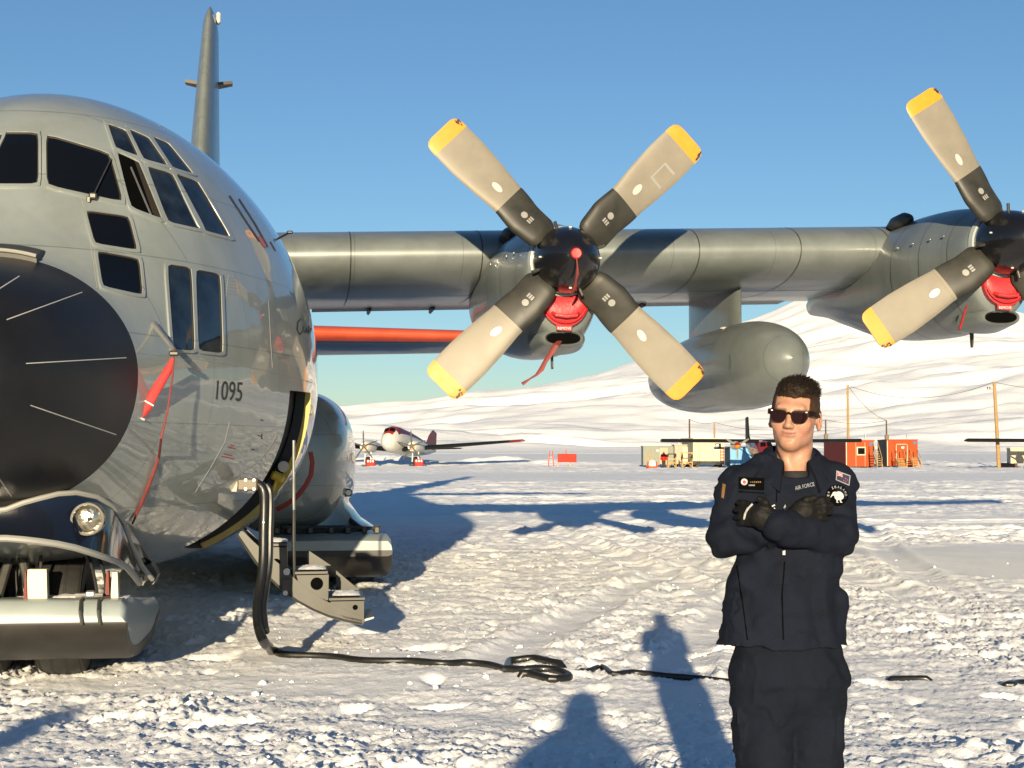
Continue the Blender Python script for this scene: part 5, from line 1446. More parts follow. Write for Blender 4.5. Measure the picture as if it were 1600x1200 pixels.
secs = [(-3.2, .05, 2.75, 2.85), (-3.0, .45, 2.3, 3.2), (-2.4, .85, 1.85, 3.75), (-1.5, 1.12, 1.6, 4.35), (-.8, 1.22, 1.5, 4.55), (1, 1.28, 1.35, 4.45), (4, 1.25, 1.15, 4.05), (8, .95, 1.15, 3.35), (12, .5, 1.3, 2.6), (15, .12, 1.6, 2.1)]
R = [dc_ring(*q) for q in secs]
mb = MB(); mb.rings(R)
zf = []
o = mb.build('fuselage', [M['planewhite'], M['planered'], M['planepurple']], dc, True, 60)
mi = []
for p in o.data.polygons:
    c = p.center; top = np.interp(c.y, [q[0] for q in secs], [q[3] for q in secs]); bot = np.interp(c.y, [q[0] for q in secs], [q[2] for q in secs]); f_ = (c.z - bot) / max(.1, top - bot)
    mi.append(1 if (f_ > .86 and c.y < -.2 and c.y > -2.7) else 2 if (f_ > .72 and c.y > -1.2) else 0)
o.data.polygons.foreach_set('material_index', mi)
for sx in (-1, 1):
    mb = MB(); mb.prism([(sx * .08, -2.0, 3.98), (sx * .62, -1.85, 3.86), (sx * .62, -1.45, 4.22), (sx * .08, -1.55, 4.36)], (0, -.12, .06)); mb.build('windshield_pane', M['glass'], o, False)
for sx in (-1, 1):
    wing_simple(dc, 'wing', sx * .9, sx * 14.4, -.2, 1.6, 1.9, 2.9, 4.4, 1.8, .13, M['planewhite'], M['winglet'], M['planered'])
    n = empty('engine', (sx * 2.85, -.2, 2.25), 0, dc)
    mb = MB(); mb.lathe([(-2.1, .42), (-2.15, .5), (-1.9, .62), (-1.2, .72), (.5, .7), (2.5, .4), (3.2, .05)], 'Y', (0, 0, 0), 24, cap=(True, True)); mb.build('cowling', M['planewhite'], n)
    mb = MB(); mb.lathe([(-2.16, .36), (-2.17, .01)], 'Y', (0, 0, -.05), 20); mb.build('intake', M['wood'], n)
    far_prop(dc, (sx * 2.85, -2.55, 2.3), 5, 1.75, .14, M['darkmetal'], .35)
    g = empty('landing_gear', (sx * 2.85, -1.2, 0), 0, dc)
    for q in (-.35, .35): mb = MB(); mb.tube([(q, 0, .5), (q, .2, 1.9)], .08, 8); mb.build('strut', M['planewhite'], g)
    mb = MB(); mb.lathe([(-.15, .3), (-.16, .52), (0, .56), (.16, .52), (.15, .3)], 'X', (.05, 0, .55), 20, cap=(True, True)); mb.build('wheel', M['rubber'], g)
    mb = MB(); mb.box((0, .1, .12), (.5, 3.2, .12), bev=.05); mb.build('ski', M['darkmetal'], g)
    wing_simple(dc, 'tailplane', sx * .2, sx * 4.0, 11.8, 12.8, 2.0, 2.05, 2.4, 1.2, .1, M['planewhite'], M['winglet'])
mb = MB(); mb.prism([(-.1, 11.0, 2.2), (-.1, 15.0, 2.0), (-.08, 15.2, 3.9), (-.08, 14.0, 4.3), (-.1, 12.6, 3.6)], (.2, 0, 0)); mb.build('tail_fin', M['planepurple'], dc, False)
for sx, lb in ((-1, 'red padded box before the left wheel of the propliner'), (1, 'red padded box before the right wheel of the propliner')):
    x = P0(578 if sx < 0 else 654, d - 6); c = empty('wheel_cover', (x, d - 5.0, gz(x, d - 5)))
    mb = MB(); mb.box((0, 0, .42), (1.0, .5, .84), bev=.08); mb.build('body', M['redboard'], c)
    for q in (-.28, 0, .28): mb = MB(); mb.box((q, -.26, .66), (.14, .03, .22)); mb.build('white_panel', M['white'], c, False)
    tag(c, lb, 'cover', 'red boxes before the propliner')

# ---- high-wing twins
def high_wing_twin(px, d, label, rz=0.0):
    x = P0(px, d); r = empty('high_wing_airplane', (x, d, gz(x, d)), rz)
    Wz = 2.72
    for sx in (-1, 1):
        wing_simple(r, 'wing', sx * .3, sx * 9.7, 0, .1, Wz, Wz + .05, 1.98, 1.98, .16, M['winglet'], M['winglet'])
        n = empty('engine', (sx * 2.7, -1.0, Wz - .42), 0, r)
        mb = MB(); mb.lathe([(-.85, .2), (-.7, .3), (0, .42), (1.4, .40), (2.4, .1)], 'Y', (0, 0, 0), 16, cap=(True, True)); mb.build('cowling', M['planewhite'], n)
        p = far_prop(r, (sx * 2.7, -2.0, Wz - .42), 3, 1.28, .16, M['darkmetal'], -math.pi / 2)
        mb = MB(); mb.lathe([(-.55, .01), (-.45, .14), (-.2, .28), (.05, .33)], 'Y', (0, 0, 0), 18, cap=(True, True)); o = mb.build('spinner', [M['yellow'], M['planered']], p, True, 60)
        o.data.polygons.foreach_set('material_index', [1 if f.center.z > .02 else 0 for f in o.data.polygons])
        mb = MB(); mb.tube([(sx * .6, .5, 1.0), (sx * 3.0, .7, Wz - .1)], .06, 8, flat=.6); mb.build('wing_strut', M['winglet'], r)
        mb = MB(); mb.tube([(sx * .6, .8, 1.0), (sx * 1.85, .8, .35)], .1, 8); mb.build('gear_leg', M['planewhite'], r)
        mb = MB(); mb.box((sx * 1.9, .6, .14), (.35, 3.0, .12), bev=.05); mb.build('ski', M['winglet'], r)
        wing_simple(r, 'tailplane', sx * .1, sx * 3.1, 8.6, 8.7, 2.9, 2.9, 1.5, 1.3, .1, M['winglet'])
        for z in (-3.0, 4.2):
            pass
    secs = [(-5.0, .05, 1.15, 1.3), (-4.7, .35, .95, 1.6), (-3.6, .62, .75, 1.95), (-2.6, .75, .7, 2.15), (-1.9, .78, .7, 2.6), (-1.2, .8, .7, 2.75), (2.5, .78, .75, 2.75), (6, .45, 1.4, 2.7), (9.5, .12, 2.2, 2.6)]
    mb = MB(); mb.rings([dc_ring(*q) for q in secs]); f = mb.build('fuselage', M['planered'], r, True, 60)
    for sx in (-1, 1):
        mb = MB(); mb.prism([(sx * .06, -2.45, 2.2), (sx * .58, -2.4, 2.2), (sx * .5, -1.95, 2.52), (sx * .06, -2.0, 2.58)], (0, -.16, .05)); mb.build('windshield_pane', M['glass'], f, False)
    mb = MB(); mb.prism([(-.09, 7.0, 2.6), (-.09, 9.9, 2.5), (-.06, 10.1, 5.2), (-.06, 9.1, 5.3), (-.09, 8.2, 3.3)], (.18, 0, 0)); mb.build('tail_fin', M['winglet'], r, False)
    mb = MB(); mb.box((0, -3.6, .14), (.4, 1.8, .12), bev=.05); mb.build('nose_ski', M['winglet'], r)
    tag(r, label, 'airplane', 'high-wing twins by the huts')
    return r
high_wing_twin(1191, 146, 'red high-wing twin-engine airplane with black wing behind the man')
high_wing_twin(1672, 146, 'high-wing airplane whose black wing tip enters at the right edge')

# ================================================================== THE MAN
M['navycloth'] = mat('navy_uniform', (.0078, .0108, .0210), .9, 0, 0, .3, 9, .0025, 240, spec=.12)
M['navytrouser'] = mat('navy_trousers', (.0072, .0098, .0185), .9, 0, 0, .3, 7, .0025, 240, spec=.12)
M['tshirt'] = mat('dark_tshirt', (.012, .011, .012), .9, 0, 0, .1, 8)
M['glove'] = mat('black_leather_glove', (.0055, .0047, .004), .65, 0, 0, .3, 30, .002, 120, spec=.2)
M['patchblack'] = mat('patch_black', (.0018, .0018, .002), .9, spec=.05)
M['thread_white'] = mat('white_thread', (.52, .52, .50), .7)
M['thread_grey'] = mat('grey_thread', (.30, .32, .34), .7)
M['thread_red'] = mat('red_thread', (.42, .08, .10), .7)
M['thread_blue'] = mat('blue_thread', (.02, .02, .05), .7)
M['thread_gold'] = mat('gold_thread', (.20, .10, .025), .7)
M['boot'] = mat('black_boot', (.012, .012, .012), .4)
M['frame'] = mat('tortoise_frame', (.016, .006, .0045), .5, 0, 0, .5, 60, spec=.08)
M['shade'] = mat('brown_lens', (.014, .004, .006), .06, 0, 0, spec=.16)
M['teeth'] = M['white']
def skin_mat():
    m = bpy.data.materials.new('skin'); m.use_nodes = True
    nt = m.node_tree; p = nt.nodes['Principled BSDF']; L = nt.links.new
    at = nt.nodes.new('ShaderNodeAttribute'); at.attribute_name = 'tone'
    tc = nt.nodes.new('ShaderNodeTexCoord'); n = nt.nodes.new('ShaderNodeTexNoise'); n.inputs['Scale'].default_value = 60; n.inputs['Detail'].default_value = 5
    L(tc.outputs['Object'], n.inputs[0])
    mx = nt.nodes.new('ShaderNodeMix'); mx.data_type = 'RGBA'; mx.blend_type = 'MULTIPLY'; mx.inputs[0].default_value = .42
    L(at.outputs['Color'], mx.inputs[6]); L(n.outputs[1], mx.inputs[7]); L(mx.outputs[2], p.inputs['Base Color'])
    p.inputs['Roughness'].default_value = .5; p.inputs['Subsurface Weight'].default_value = .12; p.inputs['Subsurface Radius'].default_value = (.012, .004, .002); p.inputs['Subsurface Scale'].default_value = .6
    p.inputs['Specular IOR Level'].default_value = .35
    b = nt.nodes.new('ShaderNodeBump'); b.inputs['Distance'].default_value = .00022; n2 = nt.nodes.new('ShaderNodeTexNoise'); n2.inputs['Scale'].default_value = 400
    L(tc.outputs['Object'], n2.inputs[0]); L(n2.outputs[0], b.inputs['Height']); L(b.outputs[0], p.inputs['Normal'])
    return m
M['skin'] = skin_mat()
def hair_mat():
    m = bpy.data.materials.new('hair'); m.use_nodes = True
    nt = m.node_tree; p = nt.nodes['Principled BSDF']; L = nt.links.new
    at = nt.nodes.new('ShaderNodeAttribute'); at.attribute_name = 'tone'
    L(at.outputs['Color'], p.inputs['Base Color']); p.inputs['Roughness'].default_value = .6; p.inputs['Specular IOR Level'].default_value = .12
    return m
M['hair'] = hair_mat()
def set_tone(o, C):
    a = o.data.color_attributes.new('tone', 'FLOAT_COLOR', 'POINT')
    a.data.foreach_set('color', np.concatenate([C, np.ones((len(C), 1))], 1).astype(np.float32).ravel())
MAN = Vector((.87, 4.7, 0.0)); MAN.z = 0.0
man = empty('person', MAN)
tag(man, 'man in navy uniform and dark sunglasses standing with arms crossed', 'person')
HC = np.array([.010, -.020, 1.756]); HS = .955
YAW = math.radians(-21); ROLL = math.radians(4.5)
HR = np.array(Matrix.Rotation(YAW, 3, 'Z') @ Matrix.Rotation(ROLL, 3, 'Y'))      # head frame -> body frame
def to_head(P): return ((P - HC) / HS) @ HR
def from_head(p): return Vector(HC + (np.array(p) * HS) @ HR.T)
def head_sdf(Q):
    d = ell(Q, (0, .012, .036), (.0735, .093, .086))
    d = smin(d, ell(Q, (0, -.026, -.028), (.0585, .068, .080)), .035)
    d = smin(d, ell(Q, (0, -.062, -.083), (.0265, .027, .023)), .028)
    for s in (-1, 1):
        d = smin(d, ell(Q, (s * .0375, -.010, -.056), (.018, .032, .027)), .03)
        d = smin(d, ell(Q, (s * .040, -.064, -.020), (.022, .022, .022)), .024)
    d = smin(d, cone(Q, (-.034, -.080, .026), (.034, -.080, .026), .012, .012), .020)
    for s in (-1, 1): d = smax(d, -ell(Q, (s * .032, -.100, .006), (.019, .018, .013)), .012)
    d = smin(d, cone(Q, (0, -.088, .014), (0, -.107, -.024), .0070, .0100), .012)
    d = smin(d, ell(Q, (0, -.106, -.0285), (.0115, .0105, .0085)), .007)
    for s in (-1, 1): d = smin(d, ell(Q, (s * .0125, -.097, -.0305), (.0075, .010, .0075)), .006)
    xx = np.minimum(Q[..., 0] ** 2, .0011)
    q2 = Q.copy(); q2[..., 2] = Q[..., 2] - 7.0 * xx; q2[..., 1] = Q[..., 1] - 8.0 * xx
    d = smin(d, cone(q2, (-.020, -.0895, -.0522), (.020, -.0895, -.0522), .0032, .0032), .004)
    d = smin(d, cone(q2, (-.017, -.0890, -.0602), (.017, -.0890, -.0602), .0040, .0040), .004)
    d = smax(d, -cone(q2, (-.028, -.0935, -.0560), (.028, -.0935, -.0560), .0042, .0042), .0015)
    d = smax(d, -ell(Q, (0, -.095, -.0705), (.020, .007, .005)), .010)
    for s in (-1, 1):
        d = smax(d, -cone(Q, (s * .022, -.096, -.032), (s * .036, -.084, -.056), .003, .003), .012)   # smile folds
        e = ell(Q, (s * .078, .012, -.008), (.010, .019, .031), np.array(Matrix.Rotation(s * .35, 3, 'Z')))
        e = smax(e, -ell(Q, (s * .088, .004, -.004), (.009, .011, .020)), .005)
        d = smin(d, e, .007)
    return d
def body_sdf(P):
    d = head_sdf(to_head(P)) * HS
    d = smin(d, cone(P, (.012, .008, 1.70), (.008, .030, 1.54), .053, .060), .025)
    d = smin(d, cone(P, (-.028, -.032, 1.655), (0, -.055, 1.565), .012, .012), .03)
    d = smin(d, cone(P, (.045, -.010, 1.665), (.01, -.058, 1.565), .012, .012), .03)
    d = smin(d, ell(P, (0, .02, 1.47), (.155, .09, .115)), .05)
    return d
V, Q = sdf_mesh(body_sdf, (-.17, -.17, 1.42), (.17, .15, 1.885), .0033)
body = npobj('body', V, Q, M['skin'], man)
h = to_head(V)
tone = np.tile(np.array([[.425, .222, .148]]), (len(V), 1))
tone *= (1 + .10 * noise3(V, 45, 3))[:, None]
def blend(m, c):
    global tone
    tone = tone * (1 - m[:, None]) + np.array(c) * m[:, None]
blend(.35 * np.exp(-((np.abs(h[:, 0]) - .045) / .02) ** 2 - ((h[:, 2] + .03) / .025) ** 2) * (h[:, 1] < -.02), (.36, .15, .105))
blend(.5 * np.exp(-((h[:, 0]) / .016) ** 2 - ((h[:, 2] + .03) / .016) ** 2) * (h[:, 1] < -.09), (.36, .155, .11))
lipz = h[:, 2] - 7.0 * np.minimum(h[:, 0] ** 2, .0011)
blend(.75 * sstep(.026, .018, np.abs(h[:, 0])) * sstep(.0095, .0065, np.abs(lipz + .0562)) * (h[:, 1] < -.074), (.21, .075, .06))  # lip red, darkened to paint in the shaded mouth line
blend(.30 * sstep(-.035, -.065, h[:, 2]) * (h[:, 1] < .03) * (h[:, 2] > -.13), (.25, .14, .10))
blend(.6 * sstep(.008, .004, np.abs(h[:, 2] - .022 - .12 * np.abs(h[:, 0]) * 0)) * sstep(.052, .046, np.abs(h[:, 0])) * sstep(.008, .014, np.abs(h[:, 0])) * (h[:, 1] < -.06), (.07, .04, .022))
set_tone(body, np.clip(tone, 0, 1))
# hair
def hair_sdf(P):
    q = to_head(P)
    n = noise3(q, 80, 5) * .0012 + noise3(q * np.array([1, .5, .7]), 200, 6) * .0010
    zt_ = sstep(.050, .105, q[..., 2])
    d = head_sdf(q) - .0032 - .006 * zt_
    top = smin(ell(q, (.004, -.010, .092), (.058, .078, .030)), ell(q, (.012, -.048, .090), (.048, .034, .026)), .02)
    d = smin(d, top + n * 2.2, .015) + n
    line = q[..., 2] - (.0665 - .006 * np.exp(-((q[..., 0] - .006) / .012) ** 2) + .003 * noise3(q, 70, 7))
    keep = np.maximum(np.maximum(q[..., 1] + .028, line), (np.abs(q[..., 0]) - .0545))
    d = smax(d, -keep, .003)
    neck = -.055 + 1.1 * np.clip(.055 - q[..., 1], 0, .058)
    d = smax(d, (neck - q[..., 2]), .004)
    ear = ell(q, (0, .010, -.020), (.2, .026, .046)); d = smax(d, -ear, .003)
    side = (q[..., 2] < .0) & (q[..., 1] < -.012)
    d = np.where(side, np.maximum(d, .002), d)
    return d * HS
V, Q = sdf_mesh(hair_sdf, (-.13, -.16, 1.66), (.15, .14, 1.91), .0028)
hair = npobj('hair', V, Q, M['hair'], man)
h = to_head(V)
t = sstep(.055, .085, h[:, 2]) * .9 + .0
t = np.clip(t + .15 * noise3(h, 60, 8), 0, 1)
c = np.array([.030, .017, .0095])[None] * (1 - t[:, None]) + np.array([.010, .0065, .0045])[None] * t[:, None]
set_tone(hair, c * (1 + .35 * noise3(h * np.array([3, .6, .8]), 80, 9))[:, None])
# single hairs: short on the sides, longer and combed up and across on top
rnd = random.Random(4); mb = MB(); cols = []
hv = hair.data.vertices; nv = len(hv)
for i in range(3400):
    v_ = hv[rnd.randrange(nv)]; hq = to_head(np.array(v_.co)); n_ = Vector(np.array(v_.normal) @ HR)
    top = float(sstep(.060, .095, np.array(hq[2])))
    if top < .02 and rnd.random() < .25: continue
    L_ = .0035 + top * rnd.uniform(.008, .018)
    comb = Vector((.55, .25, .55)) if top > .3 else Vector((0, .55, -.6))
    d_ = (n_ * (.35 if top > .3 else .18) + comb + Vector((rnd.uniform(-.3, .3), rnd.uniform(-.3, .3), rnd.uniform(-.2, .2)))).normalized()
    q0 = Vector(hq) - n_ * .0015
    q1 = q0 + d_ * L_ * .55 + n_ * L_ * .12; q2_ = q0 + d_ * L_ + Vector((0, 0, -.0015))
    n0 = len(mb.v); mb.tube([from_head(q0), from_head(q1), from_head(q2_)], [.0010, .0008, .0002], 3, cap=False)
    k_ = rnd.uniform(.55, 1.35)
    base = np.array([.0085, .0055, .004]) * top + np.array([.026, .015, .009]) * (1 - top)
    cols += [base * k_] * (len(mb.v) - n0)
lk = obj('hair_locks', mb.v, mb.f, M['hair'], man); lk['kind'] = 'stuff'
set_tone(lk, np.array(cols))
# sunglasses
gl = empty('sunglasses', from_head((0, -.10, .006)), 0, man)
go = Vector(gl.location)
def G(p): return from_head(p) - go
for s in (-1, 1):
    out = []
    for k in range(28):
        a = 2 * math.pi * k / 28; c_, s_ = math.cos(a), math.sin(a)
        x = .0270 * math.copysign(abs(c_) ** (.40 if s_ > 0 else .62), c_); z = (.0175 if s_ > 0 else .0230) * math.copysign(abs(s_) ** (.40 if s_ > 0 else .75), s_)
        if z < 0: x *= 1 + .22 * z / .023
        out.append((s * (.0345 + x), z + .0045 + .05 * x))
    def yy(x): return -.1075 + 1.9 * x * x
    inn = [(s * .0345 + (x - s * .0345) * .90, .0015 + (z - .0045) * .86) for x, z in out]
    mb = MB(); mb.add([G((s * .034, yy(.034) - .001, .003))] + [G((x, yy(x) - .0005, z)) for x, z in inn], [(0, k + 1, (k + 1) % 28 + 1) for k in range(28)]); mb.build('lens', M['shade'], gl)
    mb = MB(); mb.rings([[G((x, yy(x) + .001, z)) for x, z in inn], [G((x, yy(x) - .003, z)) for x, z in inn], [G((x, yy(x) - .003, z)) for x, z in out], [G((x, yy(x) + .003, z)) for x, z in out]], cap=(False, False)); mb.build('rim', M['frame'], gl, True, 50)
    rr = []
    for x, y, z, w, t_ in ((.0585, -.1010, .0175, .0065, .0025), (.067, -.092, .0165, .0075, .003), (.0755, -.060, .014, .0070, .0022), (.0785, -.02, .012, .0055, .002), (.0795, .010, .008, .005, .002), (.078, .030, -.006, .004, .002)):
        rr.append([G((s * (x - t_), y, z - w)), G((s * (x + t_), y, z - w)), G((s * (x + t_), y, z + w)), G((s * (x - t_), y, z + w))])
    mb = MB(); mb.rings(rr); mb.build('temple', M['frame'], gl, True, 50)
    mb = MB(); mb.box(G((s * .0555, yy(.0555) - .0045, .0185)), (.005, .002, .0025)); mb.build('rivet', M['steel'], gl, False)
mb = MB(); mb.tube([G((x, -.1085 + 1.6 * x * x, .0100 + .0035 * math.cos(x * 200))) for x in np.linspace(-.012, .012, 9)], .0032, 8); mb.build('bridge', M['frame'], gl)
# clothing
def gcyl(P, tab, e=2.0):
    """stack of oval sections: rows of z, centre x, centre y, half width, half depth"""
    T = np.array(sorted(tab)); z = P[..., 2]
    cx, cy, w, dd = [np.interp(z, T[:, 0], T[:, k]) for k in (1, 2, 3, 4)]
    r = (np.abs((P[..., 0] - cx) / w) ** e + np.abs((P[..., 1] - cy) / dd) ** e) ** (1 / e)
    d = (r - 1) * np.minimum(w, dd)
    return np.maximum(d, np.maximum(z - T[-1, 0], T[0, 0] - z))
TORSO = [(1.056, -.034, .0, .196, .145), (1.12, -.028, .0, .186, .138), (1.22, -.020, -.005, .176, .132), (1.32, -.010, -.008, .162, .128), (1.42, -.004, -.006, .168, .128), (1.50, -.002, .0, .172, .118), (1.56, .0, .01, .165, .10), (1.60, .0, .018, .12, .082), (1.625, .003, .022, .085, .07)]
R_SH, R_EL, R_WR = (-.152, .012, 1.538), (-.204, -.035, 1.385), (-.030, -.165, 1.425)
L_SH, L_EL, L_WR = (.130, .012, 1.545), (.118, -.060, 1.392), (-.075, -.205, 1.430)
def jacket_sdf(P):
    d = gcyl(P, TORSO, 2.2)
    d = smin(d, cone(P, (-.06, .022, 1.595), R_SH, .050, .072), .05)
    d = smin(d, cone(P, (.06, .022, 1.600), L_SH, .050, .074), .05)
    # arms
    ra = smin(cone(P, R_SH, R_EL, .074, .062), cone(P, R_EL, R_WR, .062, .046), .012)
    la = smin(cone(P, L_SH, L_EL, .076, .066), cone(P, L_EL, L_WR, .068, .050), .014)
    d = smin(d, ra, .012); d = smin(d, la, .010)
    # folds: across the sleeves and slanting over the front
    u = P[..., 0] * .8 + P[..., 2] * .6
    f = noise3(P * np.array([1.0, 1.0, 1.6]), 16, 11) * .0075 + noise3(P, 34, 12) * .0040
    cre = np.clip(1 - np.abs(noise3(P * np.array([1.0, 1.0, 1.9]) + .3 * noise3(P, 5, 17)[..., None], 9, 16)) / .16, 0, 1)
    f = f - .006 * cre * sstep(-.5, .3, noise3(P, 6, 18))
    arm = np.minimum(ra, la)
    k = sstep(.02, -.01, arm)
    f = f + k * .0065 * np.sin(80 * (P[..., 2] + .5 * np.abs(P[..., 0])) + 5 * noise3(P, 14, 13)) * sstep(-.3, .4, noise3(P, 11, 14))
    low = sstep(1.34, 1.22, P[..., 2]) * (1 - k) * sstep(1.03, 1.14, P[..., 2])
    f = f + low * .007 * np.sin(46 * P[..., 0] + 3.5 * noise3(P, 6, 15) + 6 * P[..., 2])
    d = d + f
    # open neck
    v = np.abs(P[..., 0] - .004) - (.050 + (P[..., 2] - 1.60) * .55)
    d = np.where((P[..., 1] < .0), smax(d, -np.maximum(np.maximum(v, -(P[..., 2] - 1.572)), P[..., 1] + .0), .006), d)
    return d
V, Q = sdf_mesh(jacket_sdf, (-.29, -.29, 1.03), (.25, .18, 1.65), .006)
jacket = npobj('jacket', V, Q, M['navycloth'], man)
def shirt_sdf(P):
    d = smin(ell(P, (0, .018, 1.47), (.16, .098, .122)), cone(P, (.008, .022, 1.60), (.008, .03, 1.54), .063, .068), .03)
    d = smin(d, cone(P, (-.006, -.046, 1.60), (.004, -.060, 1.53), .020, .024), .03); d = smin(d, cone(P, (.020, -.040, 1.60), (.006, -.060, 1.53), .020, .024), .03)
    ring = P[..., 2] - (1.592 + .35 * np.maximum(0, P[..., 1] + .02))
    return smax(d, ring, .006)
V, Q = sdf_mesh(shirt_sdf, (-.2, -.13, 1.38), (.2, .16, 1.64), .006)
npobj('undershirt', V, Q, M['tshirt'], man)
# collar: a folded band standing round the neck with two points in front
def collar():
    rows = []
    for i in range(41):
        a = math.radians(-152 + 304 * i / 40)           # 0 = nape
        f = abs(a) / math.radians(152)
        x, y = math.sin(a), math.cos(a)
        R0 = .078; cx, cy = .006, .016
        ztop = 1.672 - .050 * f ** 2.2; zin = 1.61 - .03 * f ** 2
        wid = .050 + .026 * f ** 3
        px_ = lambda r, z, dy=0.0: (cx + x * r, cy + y * r * .92 - dy, z)
        fr = .030 * max(0, f - .8) / .2
        rows.append([px_(R0 - .010, zin), px_(R0 - .004, ztop - .006), px_(R0 + .003, ztop), px_(R0 + .010, ztop - .006), px_(R0 + .022 + .012 * f, ztop - wid * .6, fr * .6), px_(R0 + .034 + .022 * f, ztop - wid - .018 * f ** 6, fr), px_(R0 + .028 + .02 * f, ztop - wid - .018 * f ** 6 - .004, fr * .8), px_(R0 + .008, ztop - wid * .6, fr * .3), px_(R0 - .004, zin - .01)])
    mb = MB(); mb.rings(rows); return mb.build('collar', M['navycloth'], man, True, 70)
collar()
# jacket hem, front placket and pocket edges as real seams
BV_J = world_bvh(jacket)
tl = lambda p: p - MAN
def jstrip(name, pts, w, m, parent=jacket, off=.003, bv=None, sub=4):
    return px_strip_any(name, pts, w, bv or BV_J, m, parent, off, sub)
def px_strip_any(name, pts, wpx, bvh, m, parent, off, sub):
    Qp = []
    for a, b in zip(pts[:-1], pts[1:]):
        for k in range(sub): Qp.append(Vector(a).lerp(Vector(b), k / sub))
    Qp.append(Vector(pts[-1])); v = []
    for i, q in enumerate(Qp):
        t = (Qp[min(i + 1, len(Qp) - 1)] - Qp[max(0, i - 1)]).normalized(); nn = Vector((-t.y, t.x)); row = []
        for g, o_ in ((-1.0, -.001), (-.85, off), (.85, off), (1.0, -.001)):
            hh, nr = cast(q.x + nn.x * wpx / 2 * g, q.y + nn.y * wpx / 2 * g, bvh)
            if hh is None: return None
            row.append(tl(hh + nr * o_))
        v.append(row)
    mb = MB(); mb.rings(v, cap=(False, False), closed=False)
    return obj(name, mb.v, mb.f, m, parent, True, autosmooth=50)
def jpatch(name, poly, m, off=.003, n=6, barrel=.02):
    P = [Vector(p) for p in poly]; v = []
    for j in range(n + 1):
        for i in range(n + 1):
            u, w = i / n, j / n
            q = (P[0] * (1 - u) + P[1] * u) * (1 - w) + (P[3] * (1 - u) + P[2] * u) * w
            hh, nr = cast(q.x, q.y, BV_J)
            if hh is None: return None
            v.append(tl(hh - ray(q.x, q.y).normalized() * off))
    return obj(name, v, [(j * (n + 1) + i, (j + 1) * (n + 1) + i, (j + 1) * (n + 1) + i + 1, j * (n + 1) + i + 1) for j in range(n) for i in range(n)], m, jacket, True)
def jpoly(name, pts, m, off=.005):
    v = []
    c = sum((Vector(p) for p in pts), Vector((0, 0))) / len(pts)
    for p in [c] + [Vector(p) for p in pts]:
        hh, nr = cast(p.x, p.y, BV_J)
        if hh is None: return None
        v.append(tl(hh - ray(p.x, p.y).normalized() * off))
    return obj(name, v[1:], tessellate_polygon([[Vector((p[0], p[1], 0)) for p in pts]]), m, jacket, False)
def jtext(name, s, x0, y0, x1, y1, h, m, off=.006):
    v, f = text_flat(s); xs = [p[0] for p in v]; w = max(xs) - min(xs); a = min(xs); hh_ = max(p[1] for p in v)
    d = Vector((x1 - x0, y1 - y0)); up = Vector((d.y, -d.x)).normalized(); out = []
    c = Vector(((x0 + x1) / 2, (y0 + y1) / 2)); h0, n0 = cast(c.x, c.y, BV_J)
    if h0 is None: return None
    for x, y in v:
        q = Vector((x0, y0)) + d * ((x - a) / w) + up * (y / hh_ * h)
        hit, nr = cast(q.x, q.y, BV_J)
        if hit is None: return None
        out.append(tl(hit - ray(q.x, q.y).normalized() * off))
    return obj(name, out, f, m, jacket, False)
def circ(cx, cy, r, n=24, k=1.0): return [(cx + r * math.cos(2 * math.pi * i / n), cy + r * k * math.sin(2 * math.pi * i / n)) for i in range(n)]
jpatch('name_tag', [(1154, 745), (1194, 747), (1194, 766), (1154, 764)], M['patchblack'])
jpoly('badge', circ(1163, 753, 5.2), M['thread_white'], .005); jpoly('badge', circ(1163, 753, 2.6), M['thread_red'], .007)
for (a, b, y) in ((1172, 1190, 752), (1170, 1180, 757)):
    for k in range(6):
        x = a + (b - a) * k / 6; jpoly('name_stitch', [(x, y), (x + (b - a) / 9, y + .2), (x + (b - a) / 9, y + 2.4), (x, y + 2.2)], M['thread_gold'] if y < 755 else M['thread_grey'], .005)
jtext('lettering', 'AIR FORCE', 1243, 766, 1273, 759, 6, M['thread_grey'])
jpatch('flag_patch', [(1307, 735), (1329, 743), (1327, 759), (1306, 750)], M['thread_grey'], .003); jpatch('flag_patch', [(1308.3, 737), (1327.6, 744), (1326, 757), (1307.5, 749)], M['thread_blue'], .0045)
jpoly('flag_canton', [(1308.5, 737.2), (1317, 740.3), (1316.4, 746), (1308.2, 743)], M['thread_red'], .006)
for q in ([(1308.5, 737.5), (1309.6, 737.5), (1316.8, 745), (1315.8, 745.4)], [(1315.8, 740), (1317, 740.4), (1309.2, 743.4), (1308.2, 742.6)]): jpoly('flag_canton', q, M['thread_white'], .0075)
for x, y in ((1321, 747.5), (1324, 750), (1321.5, 753), (1318.5, 751)): jpoly('flag_star', circ(x, y, .9, 8), M['thread_red'], .006)
jpoly('round_patch', circ(1308, 774, 17.5, 32, .95), M['patchblack'], .004)
kiwi = [(1296.5, 779), (1299.6, 772.5), (1301.5, 769.2), (1304.5, 768), (1307, 768.8), (1310, 767.6), (1314, 768.6), (1317.2, 771.5), (1318.6, 775.5), (1317.5, 779), (1314.5, 780.8), (1314.2, 783.2), (1316.6, 785.4), (1313, 785.2), (1312, 781.4), (1309.6, 781), (1308.6, 783.4), (1310.4, 785.8), (1306.8, 785.4), (1307, 781.2), (1304.6, 778.6), (1303.4, 774.4), (1301.4, 774)]
jpoly('bird_emblem', kiwi, M['thread_white'], .006)
